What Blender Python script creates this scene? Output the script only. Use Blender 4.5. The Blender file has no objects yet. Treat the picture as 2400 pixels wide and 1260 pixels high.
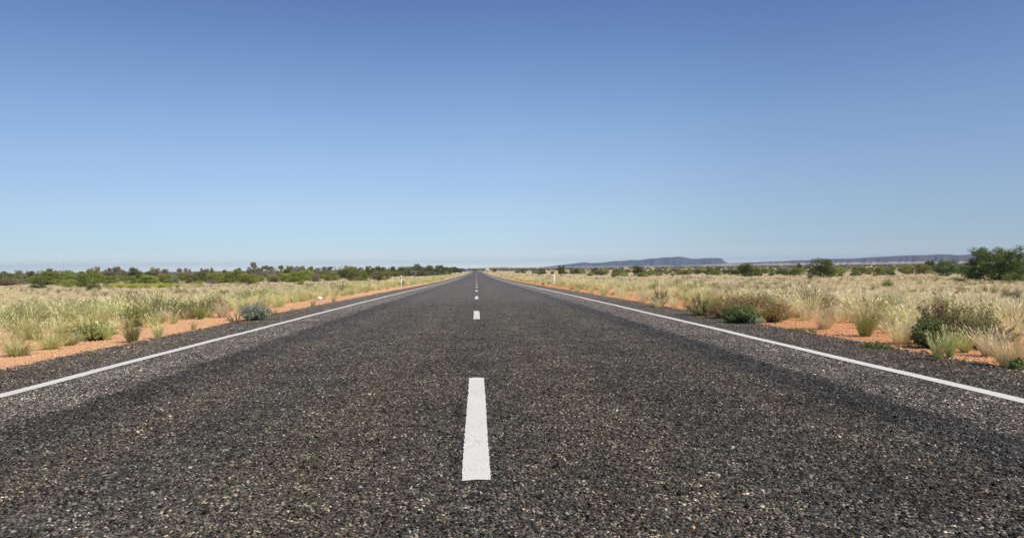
import bpy, math, random
import numpy as np
from mathutils import Matrix, Vector

# ------------------------------------------------------------------ camera, sky, sun, exposure
SC = bpy.context.scene
COL = SC.collection
F_PX = 1567.0
EYE = np.array([0.012, 0.0, 1.05])
YAW, PITCH, ROLL = math.atan(83 / F_PX), -math.atan(4.0 / F_PX), math.radians(0.64)
Fw = np.array([math.sin(YAW) * math.cos(PITCH), math.cos(YAW) * math.cos(PITCH), math.sin(PITCH)])
R0 = np.array([math.cos(YAW), -math.sin(YAW), 0.0])
U0 = np.cross(R0, Fw)
RT = R0 * math.cos(ROLL) - U0 * math.sin(ROLL)
UP = U0 * math.cos(ROLL) + R0 * math.sin(ROLL)
cd = bpy.data.cameras.new("camera")
cam = bpy.data.objects.new("camera", cd)
COL.objects.link(cam)
cd.sensor_width = 36.0
cd.lens = 36.0 * F_PX / 2400.0
cd.clip_start = 0.05
cd.clip_end = 60000.0
cam.matrix_world = Matrix(((RT[0], UP[0], -Fw[0], EYE[0]), (RT[1], UP[1], -Fw[1], EYE[1]),
                           (RT[2], UP[2], -Fw[2], EYE[2]), (0, 0, 0, 1)))
SC.camera = cam

SUN_EL, SUN_AZ = math.radians(52), math.radians(122)      # azimuth clockwise from +Y (the road's direction)
W = bpy.data.worlds.new("World")
SC.world = W
W.use_nodes = True
wt = W.node_tree
wt.nodes.clear()
wo = wt.nodes.new("ShaderNodeOutputWorld")
bg = wt.nodes.new("ShaderNodeBackground")
sky = wt.nodes.new("ShaderNodeTexSky")
sky.sky_type = 'NISHITA'
sky.sun_disc = False
sky.sun_elevation = SUN_EL
sky.sun_rotation = SUN_AZ
sky.air_density = 1.0
sky.dust_density = 0.2
sky.ozone_density = 2.0
sky.altitude = 300
bg.inputs[1].default_value = 0.15
tc = wt.nodes.new("ShaderNodeTexCoord")
sx = wt.nodes.new("ShaderNodeSeparateXYZ")
wt.links.new(tc.outputs['Generated'], sx.inputs[0])
sr = wt.nodes.new("ShaderNodeValToRGB")
wt.links.new(sx.outputs[2], sr.inputs[0])
SKY_RAMP = [(0.0, (1.32, 1.36, 1.36)), (0.007, (1.019, 1.075, 1.163)), (0.0166, (0.778, 0.872, 1.071)), (0.0293, (0.653, 0.743, 0.959)), (0.0516, (0.645, 0.725, 0.884)), (0.0928, (0.734, 0.762, 0.853)), (0.1427, (0.818, 0.813, 0.897)), (0.2037, (0.818, 0.842, 0.916)), (0.2623, (0.75, 0.798, 0.893)), (0.3182, (0.665, 0.719, 0.858)), (0.3684, (0.585, 0.64, 0.828)), (0.6, (0.77, 0.77, 0.8)), (1.0, (0.77, 0.77, 0.77))]
while len(sr.color_ramp.elements) < len(SKY_RAMP):
    sr.color_ramp.elements.new(0.5)
for e, (p_, c_) in zip(sr.color_ramp.elements, SKY_RAMP):
    e.position = p_
    e.color = (*c_, 1)
sm = wt.nodes.new("ShaderNodeMix")
sm.data_type = 'RGBA'
sm.blend_type = 'MULTIPLY'
sm.inputs[0].default_value = 1.0
wt.links.new(sky.outputs[0], sm.inputs[6])
wt.links.new(sr.outputs[0], sm.inputs[7])
sr2 = wt.nodes.new("ShaderNodeValToRGB")          # a polarised sky: paler ahead than to either side
mr = wt.nodes.new("ShaderNodeMath"); mr.operation = 'MULTIPLY_ADD'
mr.inputs[1].default_value = 0.5; mr.inputs[2].default_value = 0.5
wt.links.new(sx.outputs[0], mr.inputs[0]); wt.links.new(mr.outputs[0], sr2.inputs[0])
SKY_SIDE = [(.10, .80), (.22, .82), (.36, .94), (.52, 1.0), (.62, .95), (.70, .83), (.82, .72), (.95, .72)]
while len(sr2.color_ramp.elements) < len(SKY_SIDE):
    sr2.color_ramp.elements.new(0.5)
for e, (p_, c_) in zip(sr2.color_ramp.elements, SKY_SIDE):
    e.position = p_
    e.color = (c_, c_ ** .95, c_ ** .8, 1)
sm2 = wt.nodes.new("ShaderNodeMix"); sm2.data_type = 'RGBA'; sm2.blend_type = 'MULTIPLY'; sm2.inputs[0].default_value = 1.0
wt.links.new(sm.outputs[2], sm2.inputs[6]); wt.links.new(sr2.outputs[0], sm2.inputs[7])
wt.links.new(sm2.outputs[2], bg.inputs[0])
wt.links.new(bg.outputs[0], wo.inputs[0])

sl = bpy.data.lights.new("sun", 'SUN')
sl.energy = 5.0
sl.angle = math.radians(0.53)
sl.color = (1.0, 0.935, 0.84)
so = bpy.data.objects.new("sun", sl)
COL.objects.link(so)
sdir = Vector((math.sin(SUN_AZ) * math.cos(SUN_EL), math.cos(SUN_AZ) * math.cos(SUN_EL), math.sin(SUN_EL)))
so.rotation_euler = sdir.to_track_quat('Z', 'Y').to_euler()
so.location = (30, -10, 40)
SC.view_settings.view_transform = 'Standard'
SC.view_settings.look = 'None'
SC.view_settings.exposure = 0.0
SC.view_settings.gamma = 1.0
SC.cycles.max_bounces = 5
SC.cycles.diffuse_bounces = 3
SC.cycles.transparent_max_bounces = 4

rng = np.random.default_rng(7)
random.seed(7)

# ------------------------------------------------------------------ terrain
PD = np.array([-300, 0, 20, 100, 200, 313, 500, 700, 780, 1000, 2000, 5000, 16000.0])
PZ = np.array([2.2, 0, -.15, -.95, -1.58, -2.1, -2.52, -2.78, -3.1, -4.25, -4.7, -5.5, -8.0])
_h = np.diff(PD); _d = np.diff(PZ) / _h
_m = np.zeros(len(PD)); _m[0], _m[-1] = _d[0], _d[-1]
for _i in range(1, len(PD) - 1):
    if _d[_i - 1] * _d[_i] > 0:
        w1, w2 = 2 * _h[_i] + _h[_i - 1], _h[_i] + 2 * _h[_i - 1]
        _m[_i] = (w1 + w2) / (w1 / _d[_i - 1] + w2 / _d[_i])

def prof(y):
    y = np.clip(np.asarray(y, float), PD[0], PD[-1])
    i = np.clip(np.searchsorted(PD, y) - 1, 0, len(PD) - 2)
    h = _h[i]; t = (y - PD[i]) / h
    return ((1 + 2 * t) * (1 - t) ** 2 * PZ[i] + t * (1 - t) ** 2 * h * _m[i]
            + t * t * (3 - 2 * t) * PZ[i + 1] + t * t * (t - 1) * h * _m[i + 1])

def smooth(a, b, v):
    t = np.clip((v - a) / (b - a), 0, 1)
    return t * t * (3 - 2 * t)

def wob(x, y, s, k=0.0):
    return (np.sin(x / s * 1.7 + 1.3 * np.sin(y / s * 0.9 + k) + k) + np.sin(y / s * 1.31 + 1.7 * np.sin(x / s * 1.13 - k) + 2 * k)
            + 0.6 * np.sin((x + y) / s * 2.3 + 3 * k)) / 2.6

def ground_z(x, y):
    x = np.asarray(x, float); y = np.asarray(y, float)
    t = smooth(5.6, 9.5, np.abs(x))
    far = np.clip(np.hypot(x, y) / 120, 0, 1)
    n = wob(x, y, 9.0, 0.4) * 0.07 + wob(x, y, 60.0, 1.9) * 0.22 * far
    flush = np.where(np.abs(x) < 5.3, -0.10, -0.045)
    return prof(y) + flush + t * (-0.06 + n)

def ray(px, py):
    v = Fw * F_PX + RT * (px - 1200) + UP * (630 - py)
    return v / np.linalg.norm(v)

def hit(px, py, maxd=420.0):
    """the point where the line of sight through photo pixel (px, py) meets the terrain"""
    v = ray(px, py)
    ds = np.concatenate([np.arange(1.5, 60, 0.02), np.arange(60, maxd, 0.25)])
    p = EYE[None] + ds[:, None] * v[None]
    below = np.nonzero(p[:, 2] <= ground_z(p[:, 0], p[:, 1]))[0]
    q = p[below[0]] if len(below) else p[-1]
    return np.array([q[0], q[1], float(ground_z(q[0], q[1]))])

def at_dist(px, d):
    v = ray(px, 628.0)
    s = d / math.hypot(v[0], v[1])
    x, y = EYE[0] + v[0] * s, EYE[1] + v[1] * s
    return np.array([x, y, float(ground_z(x, y))])

def ztop(px, py, q):
    v = ray(px, py)
    s = math.hypot(q[0] - EYE[0], q[1] - EYE[1]) / math.hypot(v[0], v[1])
    return EYE[2] + v[2] * s

def size_of(px, by, ty, wpx, d=None, maxd=420.0):
    q = hit(px, by, maxd) if d is None else at_dist(px, d)
    dep = float(np.dot(q - EYE, Fw))
    return q, wpx * dep / F_PX, max(0.05, ztop(px, ty, q) - q[2])

# ------------------------------------------------------------------ objects and meshes
def tag(o, label=None, cat=None, group=None, kind=None):
    if label: o['label'] = label
    if cat: o['category'] = cat
    if group: o['group'] = group
    if kind: o['kind'] = kind
    return o

def link(o, parent=None):
    COL.objects.link(o)
    if parent is not None:
        o.parent = parent
    return o

def thing(name, label, cat, loc=(0, 0, 0), rz=0.0, group=None):
    o = bpy.data.objects.new(name, None)
    o.empty_display_size = 0.2
    o.location = loc
    o.rotation_euler = (0, 0, rz)
    return tag(link(o), label, cat, group)

class MB:
    """collects quads and triangles; leaves, blades and solids alike"""
    def __init__(s):
        s.v, s.f, s.n, s.r, s.mi = [], [], 0, [], []
    def add(s, v, f, r=0.5, mi=0):
        v = np.asarray(v, float).reshape(-1, 3)
        f = np.asarray(f, int)
        s.v.append(v); s.f.append(f + s.n); s.n += len(v)
        s.r.append(np.broadcast_to(np.asarray(r, float), (len(f),)))
        s.mi.append(np.full(len(f), mi))
        return s
    def tube(s, pts, rad, n=6, r=0.5, mi=0):
        pts = np.asarray(pts, float); rad = np.broadcast_to(rad, (len(pts),))
        ring = []
        for i in range(len(pts)):
            t = pts[min(i + 1, len(pts) - 1)] - pts[max(i - 1, 0)]
            t = t / (np.linalg.norm(t) + 1e-9)
            a = np.cross(t, [0, 0, 1.0]) if abs(t[2]) < 0.9 else np.cross(t, [1.0, 0, 0])
            a /= np.linalg.norm(a); b = np.cross(t, a)
            ang = np.arange(n) * 2 * math.pi / n
            ring.append(pts[i] + rad[i] * (np.cos(ang)[:, None] * a + np.sin(ang)[:, None] * b))
        f = [(i * n + k, i * n + (k + 1) % n, (i + 1) * n + (k + 1) % n, (i + 1) * n + k) for i in range(len(pts) - 1) for k in range(n)]
        return s.add(np.concatenate(ring), f, r, mi)
    def box(s, lo, hi, r=0.5, mi=0):
        x0, y0, z0 = lo; x1, y1, z1 = hi
        v = [(x0, y0, z0), (x1, y0, z0), (x1, y1, z0), (x0, y1, z0), (x0, y0, z1), (x1, y0, z1), (x1, y1, z1), (x0, y1, z1)]
        return s.add(v, [(0, 3, 2, 1), (4, 5, 6, 7), (0, 1, 5, 4), (1, 2, 6, 5), (2, 3, 7, 6), (3, 0, 4, 7)], r, mi)
    def mesh(s, name, mats, smooth_=False):
        me = bpy.data.meshes.new(name)
        V = np.concatenate(s.v) if s.v else np.zeros((0, 3))
        sizes = np.concatenate([np.full(len(f), f.shape[1]) for f in s.f])
        loops = np.concatenate([f.ravel() for f in s.f])
        me.vertices.add(len(V)); me.vertices.foreach_set('co', V.ravel().astype(np.float32))
        me.loops.add(len(loops)); me.loops.foreach_set('vertex_index', loops.astype(np.int32))
        me.polygons.add(len(sizes))
        st = np.concatenate([[0], np.cumsum(sizes)[:-1]])
        me.polygons.foreach_set('loop_start', st.astype(np.int32))
        me.polygons.foreach_set('loop_total', sizes.astype(np.int32))
        me.polygons.foreach_set('material_index', np.concatenate(s.mi).astype(np.int32))
        if smooth_:
            me.polygons.foreach_set('use_smooth', np.ones(len(sizes), bool))
        a = me.attributes.new('rnd', 'FLOAT', 'FACE')
        a.data.foreach_set('value', np.concatenate(s.r).astype(np.float32))
        me.update(calc_edges=True)
        me.validate()
        for m in (mats if isinstance(mats, (list, tuple)) else [mats]):
            me.materials.append(m)
        return me
    def build(s, name, mats, parent=None, smooth_=False):
        return link(bpy.data.objects.new(name, s.mesh(name, mats, smooth_)), parent)

def grid_mesh(xs, ys, zf, mats, name):
    X, Y = np.meshgrid(xs, ys)
    V = np.stack([X, Y, zf(X, Y)], -1).reshape(-1, 3)
    nx, ny = len(xs), len(ys)
    i = (np.arange(ny - 1)[:, None] * nx + np.arange(nx - 1)[None]).ravel()
    mb = MB(); mb.add(V, np.stack([i, i + 1, i + nx + 1, i + nx], 1))
    return mb.build(name, mats, None, True)

# ------------------------------------------------------------------ materials
class NT:
    def __init__(s, name):
        s.m = bpy.data.materials.new(name); s.m.use_nodes = True
        s.t = s.m.node_tree; s.b = s.t.nodes['Principled BSDF']; s.b.inputs['Specular IOR Level'].default_value = 0.2
        s.b.inputs['Roughness'].default_value = 0.85
    def n(s, k, **kw):
        o = s.t.nodes.new('ShaderNode' + k)
        for a, b in kw.items(): setattr(o, a, b)
        return o
    def l(s, a, b): s.t.links.new(a, b)
    def val(s, inp, v):
        if isinstance(v, (int, float)): inp.default_value = v
        elif isinstance(v, tuple): inp.default_value = (*v, 1)
        else: s.l(v, inp)
    def math(s, op, a, b=0.5, c=None):
        o = s.n('Math', operation=op); s.val(o.inputs[0], a); s.val(o.inputs[1], b)
        if c is not None: s.val(o.inputs[2], c)
        return o.outputs[0]
    def mix(s, f, a, b, mode='MIX'):
        o = s.n('Mix', data_type='RGBA', blend_type=mode)
        s.val(o.inputs[0], f); s.val(o.inputs[6], a); s.val(o.inputs[7], b)
        return o.outputs[2]
    def ramp(s, f, pts, mode='LINEAR'):
        o = s.n('ValToRGB'); e = o.color_ramp.elements; o.color_ramp.interpolation = mode
        while len(e) < len(pts): e.new(0.5)
        for q, (p, c) in zip(e, pts):
            q.position = p; q.color = (*c, 1) if isinstance(c, tuple) else (c, c, c, 1)
        s.l(f, o.inputs[0]); return o.outputs[0]
    def noise(s, vec, scale, detail=3, rough=0.55):
        o = s.n('TexNoise'); o.inputs['Scale'].default_value = scale; o.inputs['Detail'].default_value = detail
        o.inputs['Roughness'].default_value = rough
        if vec is not None: s.l(vec, o.inputs['Vector'])
        return o.outputs[0]
    def pos(s): return s.n('TexCoord').outputs['Object']
    def attr(s, nm): return s.n('Attribute', attribute_name=nm).outputs['Fac']
    def bump(s, h, strength=0.5, dist=0.01):
        o = s.n('Bump'); o.inputs['Strength'].default_value = strength; o.inputs['Distance'].default_value = dist
        s.l(h, o.inputs['Height']); s.l(o.outputs[0], s.b.inputs['Normal'])

def plain(name, col, rough=0.6, var=0.12, scale=20, metal=0.0):
    t = NT(name); n = t.noise(t.pos(), scale, 4)
    t.l(t.mix(n, tuple(c * (1 - var) for c in col), tuple(min(1, c * (1 + var)) for c in col)), t.b.inputs['Base Color'])
    t.b.inputs['Roughness'].default_value = rough; t.b.inputs['Metallic'].default_value = metal
    return t.m

def leafy(name, a, b, c=None, trans=0.38, rnd_obj=0.35):
    """leaf colours spread between a and b leaf by leaf, a few leaves c; whole plants differ a little"""
    t = NT(name)
    r = t.attr('rnd')
    col = t.mix(r, a, b)
    if c:
        col = t.mix(t.math('GREATER_THAN', r, 0.86), col, c)
    oi = t.n('ObjectInfo').outputs['Random']
    hsv = t.n('HueSaturation')
    t.l(t.math('MULTIPLY_ADD', oi, 0.03, 0.485), hsv.inputs['Hue'])
    t.l(t.math('MULTIPLY_ADD', oi, rnd_obj, 1 - rnd_obj / 2), hsv.inputs['Value'])
    t.l(col, hsv.inputs['Color'])
    t.l(hsv.outputs[0], t.b.inputs['Base Color'])
    t.b.inputs['Roughness'].default_value = 0.6
    if trans:
        tr = t.n('BsdfTranslucent'); t.l(hsv.outputs[0], tr.inputs[0])
        mx = t.n('MixShader'); mx.inputs[0].default_value = trans
        t.l(t.b.outputs[0], mx.inputs[1]); t.l(tr.outputs[0], mx.inputs[2])
        t.l(mx.outputs[0], t.t.nodes['Material Output'].inputs[0])
    return t.m

M = {}
M['green'] = leafy('green_leaves', (.16, .195, .045), (.33, .36, .095))
M['lime'] = leafy('lime_leaves', (.25, .275, .06), (.45, .45, .14))
M['dark'] = leafy('dark_green_leaves', (.085, .10, .034), (.20, .21, .08))
M['deep'] = leafy('deep_green_leaves', (.07, .11, .035), (.19, .24, .09))
M['olive'] = leafy('olive_leaves', (.19, .185, .06), (.35, .33, .125))
M['brown'] = leafy('grey_brown_twigs', (.19, .15, .105), (.34, .28, .20))
M['acacia'] = leafy('acacia_leaves', (.095, .135, .045), (.25, .31, .115))
M['rustherb'] = leafy('rust_tipped_leaves', (.20, .215, .08), (.50, .45, .22), (.44, .22, .09))
M['herb'] = leafy('herb_leaves', (.20, .24, .07), (.44, .45, .18), (.30, .21, .09))
M['rust'] = leafy('rust_leaves', (.14, .085, .03), (.25, .18, .07))
M['gum'] = leafy('gum_leaves', (.20, .18, .125), (.38, .34, .24))
M['grey'] = leafy('grey_green_leaves', (.22, .24, .16), (.38, .38, .27))
M['blue'] = leafy('blue_grey_leaves', (.22, .265, .175), (.58, .61, .46))
M['weed'] = leafy('weed_leaves', (.09, .145, .045), (.25, .31, .11))
M['seed'] = leafy('seeding_bush_leaves', (.17, .19, .07), (.42, .39, .17), (.34, .19, .09))
M['redseed'] = leafy('rusty_seed_leaves', (.24, .185, .075), (.46, .35, .16), (.46, .22, .075))
M['straw'] = leafy('straw_blades', (.62, .51, .27), (.93, .80, .52), rnd_obj=.4, trans=.3)
M['pale'] = leafy('pale_green_blades', (.40, .42, .15), (.76, .72, .35), rnd_obj=.45, trans=.3)
M['pink'] = leafy('pinkish_straw_blades', (.60, .48, .29), (.90, .76, .51), rnd_obj=.35, trans=.3)
M['tuft'] = leafy('green_tuft_blades', (.23, .25, .07), (.50, .46, .20), trans=.3)
M['wood'] = plain('bark', (.13, .10, .07), .9, .35, 8)
M['greywood'] = plain('grey_bark', (.24, .20, .16), .9, .35, 8)
M['white'] = plain('white_plastic', (.82, .82, .80), .4, .03)
M['red'] = plain('red_reflector', (.55, .03, .03), .25, .1)
M['blue_panel'] = plain('blue_sign_face', (.05, .15, .36), .45, .1, 2)
M['steel'] = plain('galvanised_steel', (.35, .36, .37), .5, .15, 4)
M['darksteel'] = plain('rusted_steel', (.07, .045, .035), .8, .3)
M['palewood'] = plain('weathered_wood', (.50, .47, .38), .85, .2)
M['whitewall'] = plain('white_wall', (.80, .79, .76), .7, .05, 2)
M['roof'] = plain('pale_roof_sheet', (.55, .55, .53), .5, .1, 2)
M['glass'] = plain('dark_window', (.05, .06, .07), .15, .1)
M['bag'] = plain('white_plastic_film', (.80, .81, .80), .35, .05)

# asphalt: chip seal of centimetre stones in bitumen, wheel paths worn across the lanes
t = NT('chip_seal')
P = t.pos()
sp = t.n('SeparateXYZ'); t.l(P, sp.inputs[0])
def vor(scale, feat='F1', jit=1.0):
    o = t.n('TexVoronoi', voronoi_dimensions='2D', feature=feat)
    o.inputs['Scale'].default_value = scale; o.inputs['Randomness'].default_value = jit
    t.l(P, o.inputs['Vector']); return o
v1 = vor(62)
v2 = vor(190)
sc1 = t.n('SeparateColor'); t.l(v1.outputs['Color'], sc1.inputs[0])
sc2 = t.n('SeparateColor'); t.l(v2.outputs['Color'], sc2.inputs[0])
stone = t.ramp(sc1.outputs[0], [(0, .012), (.35, .045), (.70, .11), (.88, .21), (.97, .42), (1, .6)])
fine = t.ramp(sc2.outputs[0], [(0, .015), (.6, .05), (.9, .12), (1, .30)])
stone = t.mix(.30, stone, fine)
tint = t.mix(sc1.outputs[1], (1.14, 1.0, .82), (1.04, 1.0, .94))
tint = t.mix(t.math('GREATER_THAN', sc1.outputs[2], .90), tint, (1.35, .92, .72))
stone = t.mix(1.0, stone, tint, 'MULTIPLY')
ax = t.math('ABSOLUTE', t.math('ADD', sp.outputs[0], t.math('MULTIPLY_ADD', t.noise(P, .9, 4), .24, -.12)))
ax6 = t.math('DIVIDE', ax, 6.0)
BAND = [(0, .90), (.05, 1.0), (.16, 1.12), (.24, 1.0), (.32, .92), (.38, 1.12), (.45, .98), (.48, .72), (.540, .66), (.565, 1.70), (.70, 2.0), (.728, 1.32), (.92, 1.22)]
band = t.ramp(ax6, BAND)
BANDT = [(0, (1.0, 1.0, 1.0)), (.08, (1.03, 1.0, .93)), (.16, (1.04, 1.0, .90)), (.25, (1, 1, .98)), (.32, (.98, 1, 1.02)), (.39, (1.05, 1.0, .90)), (.48, (.97, 1.0, 1.06)), (.55, (.97, 1.0, 1.06)), (.57, (1.0, 1.0, 1.03)), (.71, (1.0, 1.0, 1.03)), (.74, (1.03, 1.0, .95)), (1, (1.06, .99, .92))]
bandt = t.ramp(ax6, BANDT)
stone = t.mix(1.0, stone, band, 'MULTIPLY')
stone = t.mix(1.0, stone, bandt, 'MULTIPLY')
v3 = vor(17)
sc3 = t.n('SeparateColor'); t.l(v3.outputs['Color'], sc3.inputs[0])
big = t.ramp(sc3.outputs[0], [(0, .55), (.5, .88), (.80, 1.15), (.91, 1.8), (1, 3.2)])
stone = t.mix(1.0, stone, big, 'MULTIPLY')
cl = t.ramp(t.noise(P, 9, 4, .7), [(.32, .60), (.5, 1.0), (.68, 1.45)])
stone = t.mix(1.0, stone, cl, 'MULTIPLY')
smear = t.ramp(t.noise(P, .7, 3, .5), [(.66, 1.0), (.72, .68)])
stone = t.mix(1.0, stone, smear, 'MULTIPLY')
patch = t.ramp(t.noise(P, 1.1, 5, .62), [(.30, .74), (.5, 1.0), (.72, 1.22)])
stone = t.mix(1.0, stone, patch, 'MULTIPLY')
gap = t.ramp(v1.outputs['Distance'], [(.36, 1.0), (.62, .08)])
stone = t.mix(1.0, stone, gap, 'MULTIPLY')
stone = t.mix(1.0, stone, (1.18, 1.09, .94), 'MULTIPLY')
dust = t.math('MULTIPLY', t.ramp(ax6, [(.80, 0.0), (.93, .85)]), t.ramp(t.noise(P, 5, 5), [(.44, 0.0), (.66, 1.0)]))
stone = t.mix(dust, stone, (.34, .15, .07))
t.l(stone, t.b.inputs['Base Color'])
hh = t.math('MULTIPLY', t.ramp(v1.outputs['Distance'], [(0, 1.0), (.35, .85), (.75, 0.0)]), t.math('MULTIPLY_ADD', sc1.outputs[2], .7, .5))
hh = t.math('ADD', hh, t.math('MULTIPLY', v2.outputs['Distance'], -.25))
t.bump(hh, 1.0, .012)
t.b.inputs['Roughness'].default_value = .62
t.b.inputs['Specular IOR Level'].default_value = .22
t.b.inputs['Sheen Weight'].default_value = .12; t.b.inputs['Sheen Roughness'].default_value = .45; t.b.inputs['Sheen Tint'].default_value = (1, .95, .86, 1)
M['asphalt'] = t.m

t = NT('road_paint')
P = t.pos()
vv = t.n('TexVoronoi', voronoi_dimensions='2D'); vv.inputs['Scale'].default_value = 75; t.l(P, vv.inputs['Vector'])
wn = t.noise(P, 3.0, 5, .65)
fine = t.noise(P, 100, 3)
pit = t.math('MULTIPLY', t.ramp(fine, [(.54, 0.0), (.63, 1.0)]), t.ramp(wn, [(.38, 0.15), (.58, .95)]))
c = t.mix(wn, (.60, .58, .52), (.70, .68, .62))
c = t.mix(t.ramp(t.noise(P, .8, 4, .6), [(.45, 0.0), (.78, .30)]), c, (.58, .49, .40))
c = t.mix(pit, c, (.26, .24, .21))
t.l(c, t.b.inputs['Base Color'])
t.bump(t.math('ADD', t.math('MULTIPLY', vv.outputs['Distance'], -.6), t.math('MULTIPLY', fine, .5)), .45, .006)
t.b.inputs['Roughness'].default_value = .6
M['paint'] = t.m

# the plain: orange sand by the road, straw-littered soil behind it
t = NT('red_plain_soil')
P = t.pos()
sp = t.n('SeparateXYZ'); t.l(P, sp.inputs[0])
n1, n2, n3 = t.noise(P, .6, 5), t.noise(P, 9, 5, .65), t.noise(P, 55, 3, .6)
sand = t.mix(n1, (.70, .395, .205), (.60, .325, .16))
sand = t.mix(t.ramp(n2, [(.35, 0.0), (.7, .55)]), sand, (.71, .43, .24))
sand = t.mix(t.ramp(n3, [(.52, 0.0), (.70, .6)]), sand, (.36, .15, .07))
litter = t.mix(t.noise(P, .05, 4), (.48, .43, .25), (.52, .43, .27))
litter = t.mix(t.ramp(t.noise(P, .22, 5, .65), [(.45, 0.0), (.68, .6)]), litter, (.36, .32, .22))
litter = t.mix(t.ramp(n2, [(.45, 0.0), (.65, .6)]), litter, (.30, .22, .13))
sand = t.mix(t.ramp(t.math('MULTIPLY_ADD', sp.outputs[0], .05, .5), [(.3, 0.0), (.7, 1.0)]), sand, t.mix(1.0, sand, (.92, .76, .64), 'MULTIPLY'))
ax = t.math('ADD', t.math('ABSOLUTE', sp.outputs[0]), t.math('MULTIPLY_ADD', n1, 2.4, -1.2))
fy = t.math('MULTIPLY', t.ramp(t.math('DIVIDE', sp.outputs[1], 400), [(.05, 0.0), (.35, .3), (.95, .35), (1.0, 1.0)]), 12)
c = t.mix(t.ramp(t.math('DIVIDE', t.math('ADD', ax, fy), 20), [(.40, 0.0), (.52, .85)]), sand, litter)
t.l(c, t.b.inputs['Base Color'])
t.bump(t.math('ADD', n2, t.math('MULTIPLY', n3, .5)), .8, .03)
t.b.inputs['Roughness'].default_value = .95
M['soil'] = t.m
M['pebble'] = leafy('orange_gravel', (.44, .20, .085), (.66, .38, .20), (.58, .42, .28), trans=0)

# ------------------------------------------------------------------ ground
def graded(lim, near, step, grow):
    a = list(np.arange(0, near, step)); s = step
    while a[-1] < lim:
        s *= grow; a.append(min(lim, a[-1] + s))
    return np.array(a)
gx = graded(15000, 14, .45, 1.09)
gx = np.concatenate([-gx[:0:-1], gx])
gy = np.concatenate([-graded(250, 4, 1.0, 1.25)[:0:-1], graded(15500, 60, 1.0, 1.035)])
tag(grid_mesh(gx, gy, ground_z, M['soil'], 'ground'), kind='structure')

# ------------------------------------------------------------------ road
HALF = 5.57
def road_z(x, y): return prof(y) - 0.012 * np.abs(x) * 0.3
ry = np.concatenate([np.arange(-20, 2, .5), np.arange(2, 40, .06), np.arange(40, 120, .3), np.arange(120, 860, 4.0)])
rx = np.array([-HALF, -4.3, -2.9, -1.45, 0, 1.45, 2.9, 4.3, HALF])
def edge_jit(y, k):
    r = np.random.default_rng(11 + k)
    j = 0.06 * np.sin(y * .9 + k) + .05 * np.sin(y * 2.3 + 2 * k) + r.normal(0, .028, len(y))
    return j
X, Y = np.meshgrid(rx, ry)
X = X.copy()
X[:, 0] += edge_jit(ry, 1); X[:, -1] += edge_jit(ry, 2)
Z = road_z(X, Y)
nx = len(rx)
i = (np.arange(len(ry) - 1)[:, None] * nx + np.arange(nx - 1)[None]).ravel()
mb = MB(); mb.add(np.stack([X, Y, Z], -1).reshape(-1, 3), np.stack([i, i + 1, i + nx + 1, i + nx], 1))
# the ragged rim of the seal, down into the sand
for side in (0, nx - 1):
    e = np.stack([X[:, side], Y[:, side], Z[:, side]], -1)
    lo = e + np.array([(-.06 if side == 0 else .06), 0, -.12])
    k = np.arange(len(ry) - 1)
    q = np.stack([k, k + 1, k + 1 + len(ry), k + len(ry)], 1)
    mb.add(np.concatenate([e, lo]), q if side == nx - 1 else q[:, ::-1])
road = tag(mb.build('road', M['asphalt'], None, True), kind='structure')

def strip(name, xc, w, y0, y1, parent, seed, lab=None, wa=.6):
    r = np.random.default_rng(seed)
    st = .025 if y0 < 30 else .4
    ys = [y0]
    while ys[-1] < y1:
        ys.append(ys[-1] + max(.025, min(st if False else ys[-1] * .0035 + .01, 4.0)))
    ys = np.array(ys); ys = np.clip(ys, y0, y1)
    n = len(ys)
    wander = wa * (.014 * np.sin(ys * .8 + seed) + .010 * np.sin(ys * 2.1 + 2 * seed))
    a = xc - w / 2 + wander + r.normal(0, .0018, n)
    b = xc + w / 2 + wander + r.normal(0, .0018, n)
    xs = np.stack([a, (a + b) / 2, b], 1); yy = np.repeat(ys[:, None], 3, 1)
    if n > 6:
        yy[0] += r.normal(0, .012, 3); yy[-1] += r.normal(0, .012, 3)
    V = np.stack([xs, yy, road_z(xs, yy) + .006], -1).reshape(-1, 3)
    i = (np.arange(n - 1)[:, None] * 3 + np.arange(2)[None]).ravel()
    m = MB(); m.add(V, np.stack([i, i + 1, i + 4, i + 3], 1))
    o = m.build(name, M['paint'], parent)
    if lab: o['label'] = lab
    return o
strip('edge_line', -4.30, .15, -15, 745, road, 3, 'solid white line along the left edge of the road')
strip('edge_line', 4.30, .15, -15, 745, road, 4, 'solid white line along the right edge of the road')
def road_hit(px, py):
    v = ray(px, py); ds = np.arange(1.5, 60, .005)
    p = EYE[None] + ds[:, None] * v[None]
    return float(p[np.nonzero(p[:, 2] <= road_z(p[:, 0], p[:, 1]))[0][0], 1])
d0, d1, d2 = road_hit(1116, 1127), road_hit(1117, 886), road_hit(1117, 748)
DASH, CYC = d1 - d0, d2 - d0
k = -1
while d0 + k * CYC < 735:
    strip('centre_dash', 0.0, .147, d0 + k * CYC, d0 + k * CYC + DASH, road, 20 + k, wa=.12)
    k += 1
print('DASH', d0, DASH, CYC)

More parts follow.
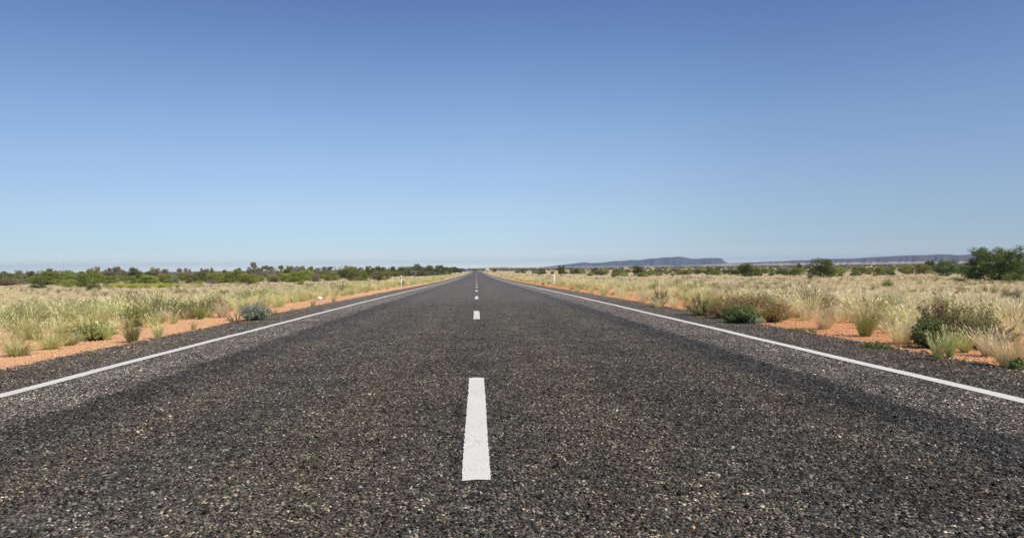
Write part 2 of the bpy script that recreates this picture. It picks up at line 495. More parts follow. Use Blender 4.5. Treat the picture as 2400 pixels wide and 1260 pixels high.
# ------------------------------------------------------------------ far hills
def hills(name, pts, D, depth, base_m, mats, foot=0.35, seed=1, tilt=0.0):
    """a range with its own crest line, front slopes with gullies and a back slope"""
    r = np.random.default_rng(seed)
    pts = np.array(pts, float)
    cols = np.arange(pts[0, 0], pts[-1, 0] + .1, 1.5)
    tops = np.interp(cols, pts[:, 0], pts[:, 1])
    rows = np.concatenate([np.linspace(-1, 0, 26), np.linspace(0, 1, 12)[1:]])
    V = np.zeros((len(rows), len(cols), 3))
    for j, (c, ty) in enumerate(zip(cols, tops)):
        d = D + tilt * (c - pts[0, 0])
        v = ray(c, 628); h = np.array([v[0], v[1]]) / math.hypot(v[0], v[1])
        zt = EYE[2] + ray(c, ty)[2] / math.hypot(ray(c, ty)[0], ray(c, ty)[1]) * d
        for i, u in enumerate(rows):
            gul = .15 * math.sin(c * .11 + seed + 3 * u + 1.5 * math.sin(c * .037)) + .08 * math.sin(c * .29 + 2 * seed + 2 * math.sin(c * .083) - 4 * u)
            uu = abs(u)
            prf = (1 - uu) ** 1.35 if u < 0 else (1 - uu ** 1.6)
            prf = min(1, max(0, prf + gul * uu * (1 - uu) * 2.2))
            # a steep upper face over a gentle apron
            prf = (0.25 * prf + 0.75 * smooth(.12, .95, prf)) if u < 0 else prf
            p = np.array([EYE[0], EYE[1]]) + h * (d + u * depth)
            V[i, j] = (p[0], p[1], -7.0 + (zt + 7.0) * float(prf))
    nx = len(cols)
    i = (np.arange(len(rows) - 1)[:, None] * nx + np.arange(nx - 1)[None]).ravel()
    m = MB(); m.add(V.reshape(-1, 3), np.stack([i, i + 1, i + nx + 1, i + nx], 1))
    return tag(m.build(name, mats, None, True), kind='structure')

def hill_mat(name, scrub, rock, apron, z0, z1):
    t = NT(name); P = t.pos(); sp = t.n('SeparateXYZ'); t.l(P, sp.inputs[0])
    n = t.noise(P, .006, 6, .65); nf = t.noise(P, .03, 4, .6)
    c = t.mix(t.ramp(nf, [(.4, 0.0), (.62, 1.0)]), scrub, rock)
    zz = t.math('ADD', sp.outputs[2], t.math('MULTIPLY_ADD', n, 34, -17))
    t.l(t.mix(t.ramp(t.math('MULTIPLY_ADD', zz, 1.0 / (z1 - z0), -z0 / (z1 - z0)), [(0.0, 1.0), (1.0, 0.0)]), c, apron), t.b.inputs['Base Color'])
    t.b.inputs['Roughness'].default_value = .95
    return t.m
hm1 = hill_mat('far_hill_scrub', (.055, .05, .04), (.105, .075, .06), (.24, .19, .13), -2, 7)
hm2 = hill_mat('near_range_scrub', (.06, .045, .04), (.12, .08, .07), (.34, .27, .19), 4, 12)
hm3 = hill_mat('pale_rise', (.20, .19, .12), (.36, .29, .18), (.40, .33, .2), -8, 2)
hills('mesa_hills', [(1225, 629), (1250, 627), (1290, 623.5), (1320, 620), (1340, 618), (1358, 615.3), (1372, 614.3), (1385, 616), (1410, 615), (1440, 611.5), (1465, 610.8), (1480, 608.8),
       (1495, 609.3), (1500, 609.2), (1529, 605), (1536, 605.8), (1552, 603.2), (1575, 602.4), (1594, 601), (1606, 603), (1620, 606.1), (1637, 606.1), (1656, 604.4), (1689, 604.6), (1693, 606.5), (1697, 611), (1706, 616), (1725, 619), (1740, 621)], 7200, 900, 0, hm1, seed=3)
hills('flat_range', [(1640, 621), (1690, 617.5), (1760, 614.5), (1790, 613.5), (1850, 611), (1858, 610), (1890, 609.5), (1945, 606.5), (2000, 605.5), (2050, 602.3), (2100, 599.6), (2140, 597.8), (2170, 597.5), (2210, 595.4), (2228, 596.2), (2242, 597.8), (2256, 597.4),
       (2270, 596.2), (2300, 595.8), (2340, 594.5), (2400, 594), (2460, 594), (2560, 597), (2700, 606)], 5600, 1100, 0, hm2, seed=5)
hills('low_rise', [(1040, 631), (1085, 629.5), (1110, 629), (1130, 627.6), (1145, 626.2), (1185, 626.0), (1230, 627), (1290, 628.4), (1330, 629)], 3600, 500, 0, hm3, seed=8)

# ------------------------------------------------------------------ plant shapes
def leaf_quads(c, n, size, r, flat=0.0, asp=0.55):
    """n-by-3 centres -> diamond leaves facing n with random roll"""
    k = len(c)
    nrm = n + r.normal(0, .55, (k, 3)); nrm[:, 2] += flat
    nrm /= np.linalg.norm(nrm, axis=1)[:, None] + 1e-9
    a = np.cross(nrm, r.normal(0, 1, (k, 3))); a /= np.linalg.norm(a, axis=1)[:, None] + 1e-9
    b = np.cross(nrm, a)
    s = (size * r.uniform(.6, 1.35, k))[:, None]
    v = np.stack([c - a * s, c - b * s * asp, c + a * s, c + b * s * asp], 1).reshape(-1, 3)
    return v, np.arange(4 * k).reshape(-1, 4)

def lobes_crown(r, nlobe, nleaf, leaf, kind='dome', lob=(.13, .24)):
    """leaf clumps through a unit crown: x, y in -.5...5, z in 0..1"""
    C, Rr = [], []
    while len(C) < nlobe:
        th = r.uniform(0, 2 * math.pi)
        if kind == 'dome':
            z = r.uniform(.06, .86); prof_ = math.sqrt(max(0, 1 - ((z - .30) / .72) ** 2)) if z > .3 else .80 + .2 * z / .3
            rad = .40 * prof_ * math.sqrt(r.uniform(.15, 1))
        elif kind == 'tree':
            z = r.uniform(.30, .86); rad = .40 * math.sqrt(max(0, 1 - ((z - .55) / .40) ** 2)) * math.sqrt(r.uniform(.05, 1))
        elif kind == 'umbrella':
            z = r.uniform(.62, .88); rad = .40 * math.sqrt(r.uniform(0, 1)) * (1 - .6 * max(0, z - .72) / .2)
        else:   # wide: an uneven low mass
            z = r.uniform(.12, .80); rad = .42 * math.sqrt(max(0, 1 - ((z - .2) / .75) ** 2)) * math.sqrt(r.uniform(.1, 1))
        C.append((rad * math.cos(th), rad * math.sin(th), z)); Rr.append(r.uniform(*lob))
    C = np.array(C); Rr = np.array(Rr)
    if kind == 'umbrella': Rr = Rr * .8
    tops = (C[:, 2] + Rr * .8).max()
    C[:, 2] *= .97 / tops
    w = Rr ** 2; idx = r.choice(nlobe, nleaf, p=w / w.sum())
    dv = r.normal(0, 1, (nleaf, 3)); dv /= np.linalg.norm(dv, axis=1)[:, None]
    rr = Rr[idx] * r.uniform(.25, 1.08, nleaf) ** .6
    p = C[idx] + dv * rr[:, None] * np.array([1, 1, .8])
    ok = p[:, 2] > .01
    v, f = leaf_quads(p[ok], dv[ok] * .9, leaf, r)
    lobr = r.uniform(-.2, .2, nlobe)
    mb = MB(); mb.add(v, f, np.clip(r.uniform(.15, .85, ok.sum()) + lobr[idx[ok]], 0, 1))
    return mb, C

def limbs(r, C, n, z0, rad, wig=.05):
    mb = MB()
    if z0 > .05:
        mb.tube([(0, 0, -.03), (r.normal(0, .01), r.normal(0, .01), z0 * .5), (r.normal(0, .02), r.normal(0, .02), z0)], [rad * 1.5, rad * 1.1, rad], 6)
    for i in r.choice(len(C), min(n, len(C)), replace=False):
        c = C[i]
        s = np.array([r.normal(0, .02), r.normal(0, .02), z0 if z0 > .05 else -.03])
        m = s + (c - s) * .5 + np.array([r.normal(0, wig), r.normal(0, wig), .06])
        mb.tube([s, m, c], [rad * .75, rad * .5, rad * .2], 5)
    return mb

def twig_dome(r, n, leafn):
    """a dry dome of fine twigs with hardly a leaf"""
    mb = MB()
    for _ in range(n):
        th = r.uniform(0, 2 * math.pi); el = math.asin(r.uniform(.05, 1)); L = r.uniform(.75, 1)
        e = np.array([.46 * L * math.cos(el) * math.cos(th), .46 * L * math.cos(el) * math.sin(th), .95 * L * math.sin(el) * .97])
        b = e * np.array([.08, .08, 0]); m = (b + e) / 2 + np.array([0, 0, .05]) + r.normal(0, .03, 3)
        w = .008
        s = np.cross(e - b, r.normal(0, 1, 3)); s = s / np.linalg.norm(s) * w
        mb.add([b - s, b + s, m + s * .9, m - s * .9, e], np.array([[0, 1, 2, 3]]), r.uniform(0, .8))
        mb.add([m - s * .9, m + s * .9, e], np.array([[0, 1, 2]]), r.uniform(0, .8))
    k = leafn
    th = r.uniform(0, 2 * math.pi, k); el = np.arcsin(r.uniform(.02, 1, k)); L = r.uniform(.45, 1, k) ** .5
    p = np.stack([.46 * L * np.cos(el) * np.cos(th), .46 * L * np.cos(el) * np.sin(th), .95 * L * np.sin(el)], 1)
    v, f = leaf_quads(p, p * np.array([2, 2, 1]), .022, r)
    mb.add(v, f, r.uniform(.1, 1, k))
    return mb

def bare_tree(r):
    mb = MB()
    def grow(p, d, L, rad, lev):
        q = p + d * L
        mb.tube([p, p + d * L * .5 + r.normal(0, .02, 3) * L * 3, q], [rad, rad * .8, rad * .6], 5 if lev < 2 else 3)
        if lev < 4:
            for _ in range(3 if lev else 5):
                nd = d + r.normal(0, .55, 3); nd[2] = abs(nd[2]) * .7 + .12; nd /= np.linalg.norm(nd)
                grow(q if lev else p + d * L * r.uniform(.6, 1), nd, L * r.uniform(.55, .8), rad * .55, lev + 1)
    grow(np.zeros(3), np.array([.05, 0, 1.0]), .26, .032, 0)
    V = np.concatenate(mb.v); s = 1.0 / V[:, 2].max(); hx = np.abs(V[:, :2]).max() * 2
    mb.v = [v * np.array([1 / hx, 1 / hx, s]) for v in mb.v]
    return mb

SHAPES = {}
def shape(kind):
    if kind in SHAPES: return SHAPES[kind]
    out = []
    for s in range(4 if kind != 'bare' else 2):
        r = np.random.default_rng(hash_(kind) + s)
        if kind == 'dome':
            c, C = lobes_crown(r, 34, 3000, .030); t_ = limbs(r, C, 12, 0, .014)
        elif kind == 'wide':
            c, C = lobes_crown(r, 40, 3400, .027, 'wide', (.10, .2)); t_ = limbs(r, C, 12, 0, .012)
        elif kind == 'tree':
            c, C = lobes_crown(r, 26, 2600, .030, 'tree', (.10, .19)); t_ = limbs(r, C, 12, .22, .028)
        elif kind == 'gum':
            c, C = lobes_crown(r, 14, 1100, .034, 'umbrella', (.09, .18)); t_ = limbs(r, C, 9, .42, .022)
        elif kind == 'twig':
            c = twig_dome(r, 420, 900); t_ = limbs(r, np.array([[.2, 0, .4], [-.2, .1, .5], [0, -.2, .6], [.1, .2, .5], [-.1, -.1, .7]]), 5, 0, .014)
        else:
            c = None; t_ = bare_tree(r)
        out.append((c, t_))
    SHAPES[kind] = out
    return out
def hash_(s): return sum(ord(ch) * (i + 3) for i, ch in enumerate(s)) % 9973

MESHES = {}
CNT = {}
def plant(kind, mat, px, by, ty, wpx, label=None, cat='shrub', group=None, d=None, name=None, wood='wood', maxd=420):
    """one shrub or tree: an Empty at its foot > crown, trunk"""
    q, w, h = size_of(px, by, ty, wpx * (1.25 if kind in ('tree', 'gum') else 1.08), d, maxd)
    i = CNT.get(kind, 0); CNT[kind] = i + 1
    sh = shape(kind); v = i % len(sh)
    key = (kind, v, mat, wood)
    if key not in MESHES:
        c, t_ = sh[v]
        MESHES[key] = (c.mesh('crown', M[mat]) if c else None, t_.mesh('trunk', M[wood]))
    cm, tm = MESHES[key]
    nm = name or ('shrub' if cat == 'shrub' else 'tree')
    o = thing(nm, label, cat, q, float(rng.uniform(0, 6.28)), group)
    o.scale = (w, w, h)
    if cm: link(bpy.data.objects.new('crown', cm), o)
    link(bpy.data.objects.new('trunk' if cat == 'tree' else 'stems', tm), o)
    return o

# ------------------------------------------------------------------ shrubs left of the road, one by one
L = [
 # kind, material, centre x, foot y, top y, width (photo pixels), label
 ('twig', 'brown', 14, 669, 645, 84, 'grey-brown twiggy bush at the far left of the shrub belt'),
 ('dome', 'lime', 44, 660, 644, 34, 'yellow-green shrub rising behind the grey-brown bush at far left'),
 ('dome', 'olive', 60, 666, 651, 28, 'small olive shrub between the grey-brown bush and the tall green clump'),
 ('wide', 'green', 109, 671, 631, 68, 'tallest bushy green clump of the left shrub belt'),
 ('dome', 'deep', 89, 677, 652, 36, 'rounded dark-footed green bush in front of the tall green clump'),
 ('dome', 'green', 138, 666, 641, 30, 'green shrub leaning on the right side of the tall clump'),
 ('dome', 'lime', 162, 673, 653, 40, 'light green bush just left of the pale thin stake'),
 ('dome', 'olive', 176, 660, 640, 30, 'yellowish olive shrub behind the pale thin stake'),
 ('wide', 'green', 215, 673, 636, 62, 'broad green bush with dark hollow under it right of the pale stake'),
 ('dome', 'dark', 218, 682, 666, 36, 'low dark bush standing alone at the grass edge before the broad bush'),
 ('dome', 'grey', 248, 676, 662, 16, 'small grey-green bush beside the low dark bush'),
 ('dome', 'green', 258, 666, 644, 40, 'bright green shrub behind the yellow weeds, left of two'),
 ('dome', 'green', 306, 667, 644, 36, 'green rounded shrub under the dark bushy tree'),
 ('wide', 'lime', 348, 667, 644, 46, 'bright lime shrub behind the yellow weeds'),
 ('dome', 'olive', 387, 663, 640, 38, 'olive brown shrub right of the bright lime shrub'),
 ('dome', 'green', 396, 668, 651, 24, 'small mid-green bush at the foot of the olive brown shrub'),
 ('twig', 'grey', 411, 665, 639, 26, 'thin grey-green open bush with bare stems'),
 ('dome', 'lime', 431, 658, 640, 22, 'slim yellow-green shrub beside the thin grey-green bush'),
 ('wide', 'olive', 452, 666, 639, 34, 'dark olive bush leaning left, a lime tuft at its foot'),
 ('dome', 'lime', 468, 666, 656, 20, 'low lime tuft at the foot of the leaning olive bush'),
 ('dome', 'olive', 474, 660, 639, 24, 'yellow olive shrub behind the low lime tuft'),
 ('twig', 'brown', 488, 660, 637, 18, 'narrow brown leafless bush in the left belt'),
 ('dome', 'lime', 502, 656, 640, 24, 'bright yellow-green shrub above the pale saltbush'),
 ('dome', 'grey', 497, 666, 654, 26, 'pale silvery saltbush with white-green leaves'),
 ('dome', 'grey', 518, 665, 658, 18, 'flat pale saltbush right of the silvery saltbush'),
 ('dome', 'olive', 522, 657, 642, 26, 'yellowish olive shrub above the flat pale saltbush'),
 ('dome', 'deep', 536, 664, 646, 30, 'vivid deep green round bush'),
 ('wide', 'olive', 581, 668, 638, 50, 'large dark olive bush with its foot in tall grass'),
 ('twig', 'brown', 612, 660, 640, 20, 'brown dry bush right of the large olive bush'),
 ('twig', 'brown', 642, 662, 640, 36, 'wide grey-brown dry bush left of the round lime bush'),
 ('dome', 'lime', 678, 661, 639, 37, 'bright round lime-green bush'),
 ('twig', 'brown', 712, 658, 635, 30, 'grey-purple dry dome right of the bright round lime bush'),
 ('dome', 'lime', 705, 667, 656, 18, 'small lime weed before the grey-purple dry dome'),
 ('twig', 'brown', 738, 657, 637, 26, 'brown dry bush between the grey dome and two lime shrubs'),
 ('dome', 'lime', 756, 655, 641, 22, 'lime shrub, left of the pair by the big dark dome'),
 ('dome', 'lime', 776, 656, 641, 24, 'lime shrub, right of the pair by the big dark dome'),
 ('dome', 'deep', 811, 653, 628, 50, 'big dark green dome bush in the middle of the left belt'),
 ('wide', 'olive', 846, 649, 634, 30, 'olive shrub right of the big dark green dome'),
 ('dome', 'green', 868, 651, 640, 24, 'low grey-green shrub behind the grass right of the big dome'),
 ('dome', 'olive', 882, 650, 633, 24, 'olive bush above the low grey-green shrub'),
 ('dome', 'lime', 912, 648, 632, 28, 'yellow-green shrub left of the white guide post'),
 ('dome', 'olive', 936, 648, 634, 24, 'olive shrub behind the left guide post'),
 ('dome', 'lime', 961, 643, 633, 22, 'small yellow-green shrub right of the left guide post'),
 ('dome', 'rust', 1003, 645, 623, 28, 'round brown-topped bush left of the road bend of trees'),
]
for a in L:
    plant(a[0], a[1], *a[2:6], label=a[6], group='shrubs of the left belt', wood='greywood' if a[0] == 'twig' else 'wood')
LT = [
 ('tree', 'olive', 157, 648, 630, 32, 150, 'brown-green bushy tree behind the pale stake'),
 ('tree', 'green', 211, 646, 625, 16, 180, 'slim bushy tree, left of the twin skyline trees'),
 ('tree', 'olive', 226, 646, 622, 18, 180, 'taller of the twin skyline trees'),
 ('gum', 'gum', 254, 641, 625.5, 17, 260, 'pale umbrella-crowned tree on the skyline right of the twin trees'),
 ('tree', 'gum', 273, 644, 621.5, 28, 220, 'grey-brown broad crowned tree on the skyline'),
 ('tree', 'dark', 313, 650, 624, 34, 150, 'dark bushy tree standing above the green shrubs'),
 ('tree', 'gum', 362, 646, 623.5, 24, 200, 'round brown-grey tree on the skyline above the lime shrub'),
 ('gum', 'gum', 596, 640, 612, 20, 260, 'tallest gum on the left skyline with a high round crown'),
 ('tree', 'olive', 676, 643, 621, 28, 210, 'olive crowned tree above the bright round lime bush'),
 ('tree', 'gum', 702, 643, 620.5, 30, 220, 'brown-grey spreading tree right of the olive crowned tree'),
 ('tree', 'olive', 728, 642, 622, 24, 210, 'olive tree above the brown dry bush'),
 ('tree', 'olive', 818, 640, 620, 26, 230, 'green-topped tree right above the big dark dome bush'),
 ('tree', 'dark', 867, 641, 626, 26, 170, 'dark yellow-green tree right of the big dark dome'),
 ('tree', 'dark', 1030, 637, 619, 24, 330, 'round dark tree at the right end of the left tree line'),
]
for a in LT:
    plant(a[0], a[1], a[2], a[3], a[4], a[5], d=a[6], label=a[7], cat='tree', group='trees behind the left belt', wood='greywood')
for i_, (k, m_, x, ty, w, d) in enumerate([('gum', 'gum', 8, 634, 16, 330), ('tree', 'gum', 44, 631, 18, 300), ('bare', 'gum', 62, 627, 12, 300), ('tree', 'dark', 71, 632.5, 18, 310), ('gum', 'gum', 117, 627.5, 26, 280), ('tree', 'dark', 188, 634.5, 26, 290), ('tree', 'gum', 243, 632.5, 18, 330),
     ('tree', 'gum', 385, 628, 20, 290), ('tree', 'dark', 352, 634, 28, 260), ('gum', 'gum', 422, 627, 16, 330), ('gum', 'gum', 435, 626.5, 9, 340), ('gum', 'gum', 445, 629, 7, 340), ('tree', 'gum', 474, 626.5, 12, 320), ('tree', 'gum', 484, 627, 11, 320), ('tree', 'gum', 496, 625, 11, 300),
     ('tree', 'dark', 526, 629.5, 8, 350), ('gum', 'gum', 560, 626, 16, 330), ('tree', 'gum', 590, 624, 24, 280), ('tree', 'gum', 608, 624.5, 18, 300), ('gum', 'gum', 623, 620, 22, 290), ('gum', 'gum', 637, 622.5, 20, 290), ('gum', 'gum', 659, 620.5, 16, 300), ('bare', 'gum', 645, 622, 14, 310),
     ('gum', 'gum', 745, 626, 16, 320), ('gum', 'gum', 758, 623, 16, 310), ('gum', 'gum', 772, 623.5, 20, 300), ('bare', 'gum', 790, 619.5, 18, 320), ('bare', 'gum', 800, 618.5, 14, 320), ('tree', 'gum', 832, 622.5, 14, 320), ('gum', 'gum', 846, 625, 16, 320), ('gum', 'gum', 863, 622, 22, 310),
     ('bare', 'gum', 727, 620, 14, 320), ('tree', 'dark', 890, 621.5, 28, 300), ('gum', 'gum', 978, 616.5, 18, 380), ('gum', 'gum', 1066, 624, 16, 420)]):
    bare = k == 'bare'
    plant(k, m_, x, 636, ty, w, d=d, cat='tree', wood='greywood', group='bare trees along the left skyline' if bare else 'small trees along the left skyline',
          label='leafless grey tree poking thinly above the left skyline' if bare else 'small distant tree along the hazy left skyline behind the belt')
for x, by, ty, w in [(916, 637, 622, 26), (945, 639, 622.5, 36), (966, 638, 621.5, 32), (986, 640, 622.5, 28), (1006, 637, 619.5, 24), (1044, 636, 624, 18), (1055, 636, 624.5, 14), (1068, 635, 626, 16), (1079, 634.5, 627, 16)]:
    plant('wide' if w > 20 else 'tree', 'dark', x, by, ty, w, d=230 + (x - 900) * .9, cat='tree', label='dark crowded tree in the dense stand left of the road', group='dense stand left of the road')
# filler shrubs of the belt behind the named ones
r = np.random.default_rng(21)
for k in range(64):
    x = r.uniform(-60, 900); d = r.uniform(120, 215)
    m_ = ['green', 'lime', 'olive', 'olive', 'dark', 'green', 'brown'][r.integers(7)]
    q = at_dist(x, d); hh = r.uniform(1.2, 2.6); ty = 0
    o = plant('twig' if m_ == 'brown' else ['dome', 'wide'][r.integers(2)], m_, x, 650, 640, 30, d=d, label='bush in the thick green belt behind the front shrubs on the left', group='rear shrubs of the left belt')
    o.scale = (hh * r.uniform(1.1, 1.7),) * 2 + (hh,)

# ------------------------------------------------------------------ shrubs right of the road
Rr_ = [
 ('dome', 'olive', 1213, 639, 631.5, 15, 'small olive bush, nearest the road among the right shrubs'),
 ('dome', 'dark', 1228, 639, 627, 15, 'dark bush right of the small olive bush by the road'),
 ('dome', 'olive', 1254, 641, 631, 18, 'pale olive bush touching the dark bush left of the right guide post'),
 ('dome', 'dark', 1271, 642.5, 628, 20, 'dark round bush just left of the right guide post'),
 ('wide', 'green', 1320, 642, 635, 26, 'low green bush under the round lollipop tree'),
 ('dome', 'dark', 1347, 642, 627.5, 24, 'dark peaked bush right of the lollipop tree'),
 ('dome', 'olive', 1363, 641.5, 631.5, 24, 'olive shrub behind the right shoulder of the dark peaked bush'),
 ('dome', 'dark', 1397, 642.5, 627, 22, 'nearly black round bush left of the spiky-topped tree'),
 ('dome', 'olive', 1410, 644.5, 630, 30, 'olive bush against the nearly black bush'),
 ('dome', 'lime', 1384, 646.5, 637, 22, 'low yellow-green bush in front of the nearly black bush'),
 ('dome', 'olive', 1440, 648.5, 638.5, 15, 'small olive bush out on the grass before the spiky-topped tree'),
 ('dome', 'lime', 1464, 647, 636, 20, 'lime bush left below the spiky-topped tree'),
 ('dome', 'green', 1455, 642, 630, 20, 'green bush behind the lime bush left of the spiky-topped tree'),
 ('dome', 'lime', 1506, 648.5, 637, 28, 'yellow-green bush right below the spiky-topped tree'),
 ('dome', 'green', 1524, 645, 634, 24, 'rounded green bush right of the yellow-green bush'),
 ('dome', 'olive', 1545, 645.5, 636, 19, 'low olive bush left of a grey-green pair'),
 ('dome', 'green', 1561, 643, 633, 16, 'grey-green bush, left of a pair'),
 ('twig', 'grey', 1577, 646, 635, 16, 'grey-green bush, right of a pair, thinner'),
 ('wide', 'olive', 1600, 645, 630, 34, 'broad olive bush in the middle of the right plain'),
 ('dome', 'dark', 1615, 642, 630, 14, 'small dark bush at the right end of the broad olive bush'),
 ('dome', 'olive', 1633, 641, 629, 22, 'olive bush between the broad olive bush and the large green mound'),
 ('wide', 'green', 1658, 644.5, 624.5, 34, 'large green mound-shaped bush'),
 ('dome', 'green', 1678, 644.5, 631, 24, 'green bush on the right flank of the large mound'),
 ('wide', 'deep', 1707, 643.5, 631, 30, 'long low deep green bush left of the two-headed dark tree'),
 ('dome', 'lime', 1728, 641.5, 632, 14, 'small yellowish bush at the left foot of the two-headed tree'),
 ('dome', 'deep', 1764, 647, 637.5, 22, 'low deep green bush at the right foot of the two-headed tree'),
 ('dome', 'deep', 1779, 647, 638, 17, 'low green bush next to the one at the foot of the two-headed tree'),
 ('dome', 'olive', 1791, 641, 625.5, 26, 'grey-olive bush right of the two-headed tree'),
 ('dome', 'green', 1810, 645.5, 636, 22, 'low green bush left of the twin olive mounds'),
 ('dome', 'dark', 1825, 643.5, 626, 16, 'dark pointed bush left of the twin olive mounds'),
 ('wide', 'olive', 1846, 645.5, 628, 36, 'left of the twin olive mounds beside the big dark tree'),
 ('wide', 'green', 1872, 645.5, 625, 34, 'right of the twin olive mounds beside the big dark tree'),
 ('dome', 'deep', 1906, 647, 626, 26, 'blue-green bush standing in front of the big dark tree'),
 ('twig', 'brown', 1899, 654, 637, 19, 'pinkish brown dry upright bush before the big dark tree'),
 ('dome', 'green', 1951, 649, 634, 22, 'round green bush at the right foot of the big dark tree'),
 ('dome', 'deep', 1970, 648, 639, 16, 'tiny green bush right of the round one by the big tree'),
 ('wide', 'lime', 1967, 642, 624.5, 34, 'yellow-green bush behind the small fence post on the right'),
 ('dome', 'deep', 2000, 647, 639, 16, 'low green bush right of the small fence post'),
 ('wide', 'green', 2016, 646, 623, 38, 'wide green bush right of the small fence post'),
 ('dome', 'olive', 2034, 643, 627, 18, 'olive bush on the right flank of the wide green bush'),
 ('dome', 'green', 2055, 645.5, 634, 18, 'small round green bush between two wide ones'),
 ('wide', 'green', 2070, 645, 622.5, 36, 'wide green bush left of the rusty stake'),
 ('dome', 'deep', 2087, 646.5, 630, 24, 'dark-based bush close left of the rusty stake'),
 ('dome', 'lime', 2126, 643, 620, 26, 'yellow-green bush just left behind the rusty stake'),
 ('wide', 'olive', 2166, 643, 615, 40, 'tall olive bush right of the rusty stake'),
 ('wide', 'deep', 2222, 646, 606, 62, 'broad dark green bush left of the big spreading tree'),
 ('dome', 'deep', 2213, 648, 637, 22, 'low bush at the foot of the broad dark green bush'),
 ('wide', 'olive', 2260, 644, 622, 34, 'yellow-olive bush touching the big spreading tree'),
 ('twig', 'olive', 2080, 674, 649, 34, 'olive upright bush alone on the straw grass at right'),
 ('twig', 'brown', 2374, 699, 679, 60, 'grey dead brush lying in the grass below the big spreading tree'),
 ('twig', 'brown', 2250, 662, 649, 42, 'grey fallen twigs at the left foot of the big spreading tree'),
]
for a in Rr_:
    plant(a[0], a[1], *a[2:6], label=a[6], group='shrubs scattered on the right plain', wood='greywood' if a[0] == 'twig' else 'wood')
for k, m_, x, by, ty, w, d, lab in [
 ('tree', 'dark', 1315, 640, 620.5, 18, 190, 'round lollipop tree right of the right guide post'),
 ('wide', 'dark', 1496, 641, 620, 30, 150, 'dark spiky-topped tree under the long hill'),
 ('wide', 'dark', 1746, 643, 613.5, 42, 130, 'two-headed dark tree left of the flat range'),
 ('wide', 'dark', 1927, 644, 602, 68, 115, 'big dark spreading tree in the middle of the right plain'),
 ('tree', 'dark', 2180, 640, 606.5, 20, 170, 'round dark tree showing against the pale apron of the flat range'),
 ('tree', 'dark', 1873, 640, 615, 10, 330, 'thin dark tree against the range left of the big dark tree'),
 ('dome', 'rust', 1159, 635, 627.5, 12, 520, 'brown bush beside the far white hut'),
 ('bare', 'brown', 1181, 635, 622.5, 18, 520, 'bare branching tree right of the far white hut')]:
    plant(k, m_, x, by, ty, w, d=d, label=lab, cat='tree' if 'tree' in lab else 'shrub', group='trees on the right plain', wood='greywood' if k == 'bare' else 'wood')
plant('bare', 'brown', 1503, 641, 616.5, 16, d=149, label='bare spiky branches sticking above the dark tree under the long hill', cat='tree', group='trees on the right plain')
plant('bare', 'brown', 1922, 644, 600.5, 46, d=116, label='dead bare branches rising through the big dark spreading tree', cat='tree', group='trees on the right plain')
r = np.random.default_rng(33)
for k in range(70):
    x = r.uniform(1215, 2480); d = r.uniform(150, 380)
    m_ = ['green', 'dark', 'olive', 'olive', 'deep', 'green', 'grey'][r.integers(7)]
    hh = r.uniform(.9, 2.2)
    o = plant(['dome', 'wide'][r.integers(2)], m_, x, 650, 640, 30, d=d, label='low bush dotted over the far right plain behind the front shrubs', group='rear shrubs of the right plain')
    o.scale = (hh * r.uniform(1.1, 1.9),) * 2 + (hh,)

# ------------------------------------------------------------------ the big spreading tree at the right edge
def big_tree(px, by, ty, wpx, label, seed, nlobe=105, nleaf=30000):
    q, w, h = size_of(px, by, ty, wpx)
    r = np.random.default_rng(seed)
    o = thing('spreading_tree', label, 'tree', q, 0, 'big trees at the right edge')
    C = []
    while len(C) < nlobe:
        u, z = r.uniform(-.5, .5), r.uniform(.10, .93)
        v = r.uniform(-.42, .42)
        lim = (1 - (abs(u + .03) / .53) ** 1.05) * .90 + .06 + .05 * math.sin(11 * u + seed)
        if z < lim and z > .06 + .16 * (1 - abs(u) / .5) * (abs(v) < .2) and (u * u + v * v) < .25: C.append((u * w, v * w, z * h))
    C = np.array(C); Rl = r.uniform(.07, .15, nlobe) * w * .75
    idx = r.integers(0, nlobe, nleaf)
    dv = r.normal(0, 1, (nleaf, 3)); dv /= np.linalg.norm(dv, axis=1)[:, None]
    p = C[idx] + dv * (Rl[idx] * r.uniform(.1, 1.1, nleaf) ** .55)[:, None] * np.array([1, 1, .85])
    ok = p[:, 2] > .12
    vv, ff = leaf_quads(p[ok], dv[ok], .060, r, asp=.45)
    lobr = r.uniform(-.3, .3, nlobe)
    mb = MB(); mb.add(vv, ff, np.clip(r.uniform(.1, .9, ok.sum()) + lobr[idx[ok]], 0, 1)); mb.build('crown', M['acacia'], o)
    tb = MB()
    for i in range(26):
        c = C[r.integers(nlobe)]; s = np.array([r.normal(0, .12), r.normal(0, .12), -.05])
        m1 = s + (c - s) * .3 + np.array([0, 0, .12 * h]) * r.uniform(.2, .8); m2 = s + (c - s) * .65 + r.normal(0, .08, 3)
        tb.tube([s, m1, m2, c], [.065, .05, .035, .012], 6)
    tb.build('trunk', M['wood'], o)
big_tree(2346, 663, 573, 150, 'big spreading dark green tree with many stems at the right edge', 4)
big_tree(2462, 661, 583, 125, 'spreading tree cut by the right edge of view behind the big one', 6)

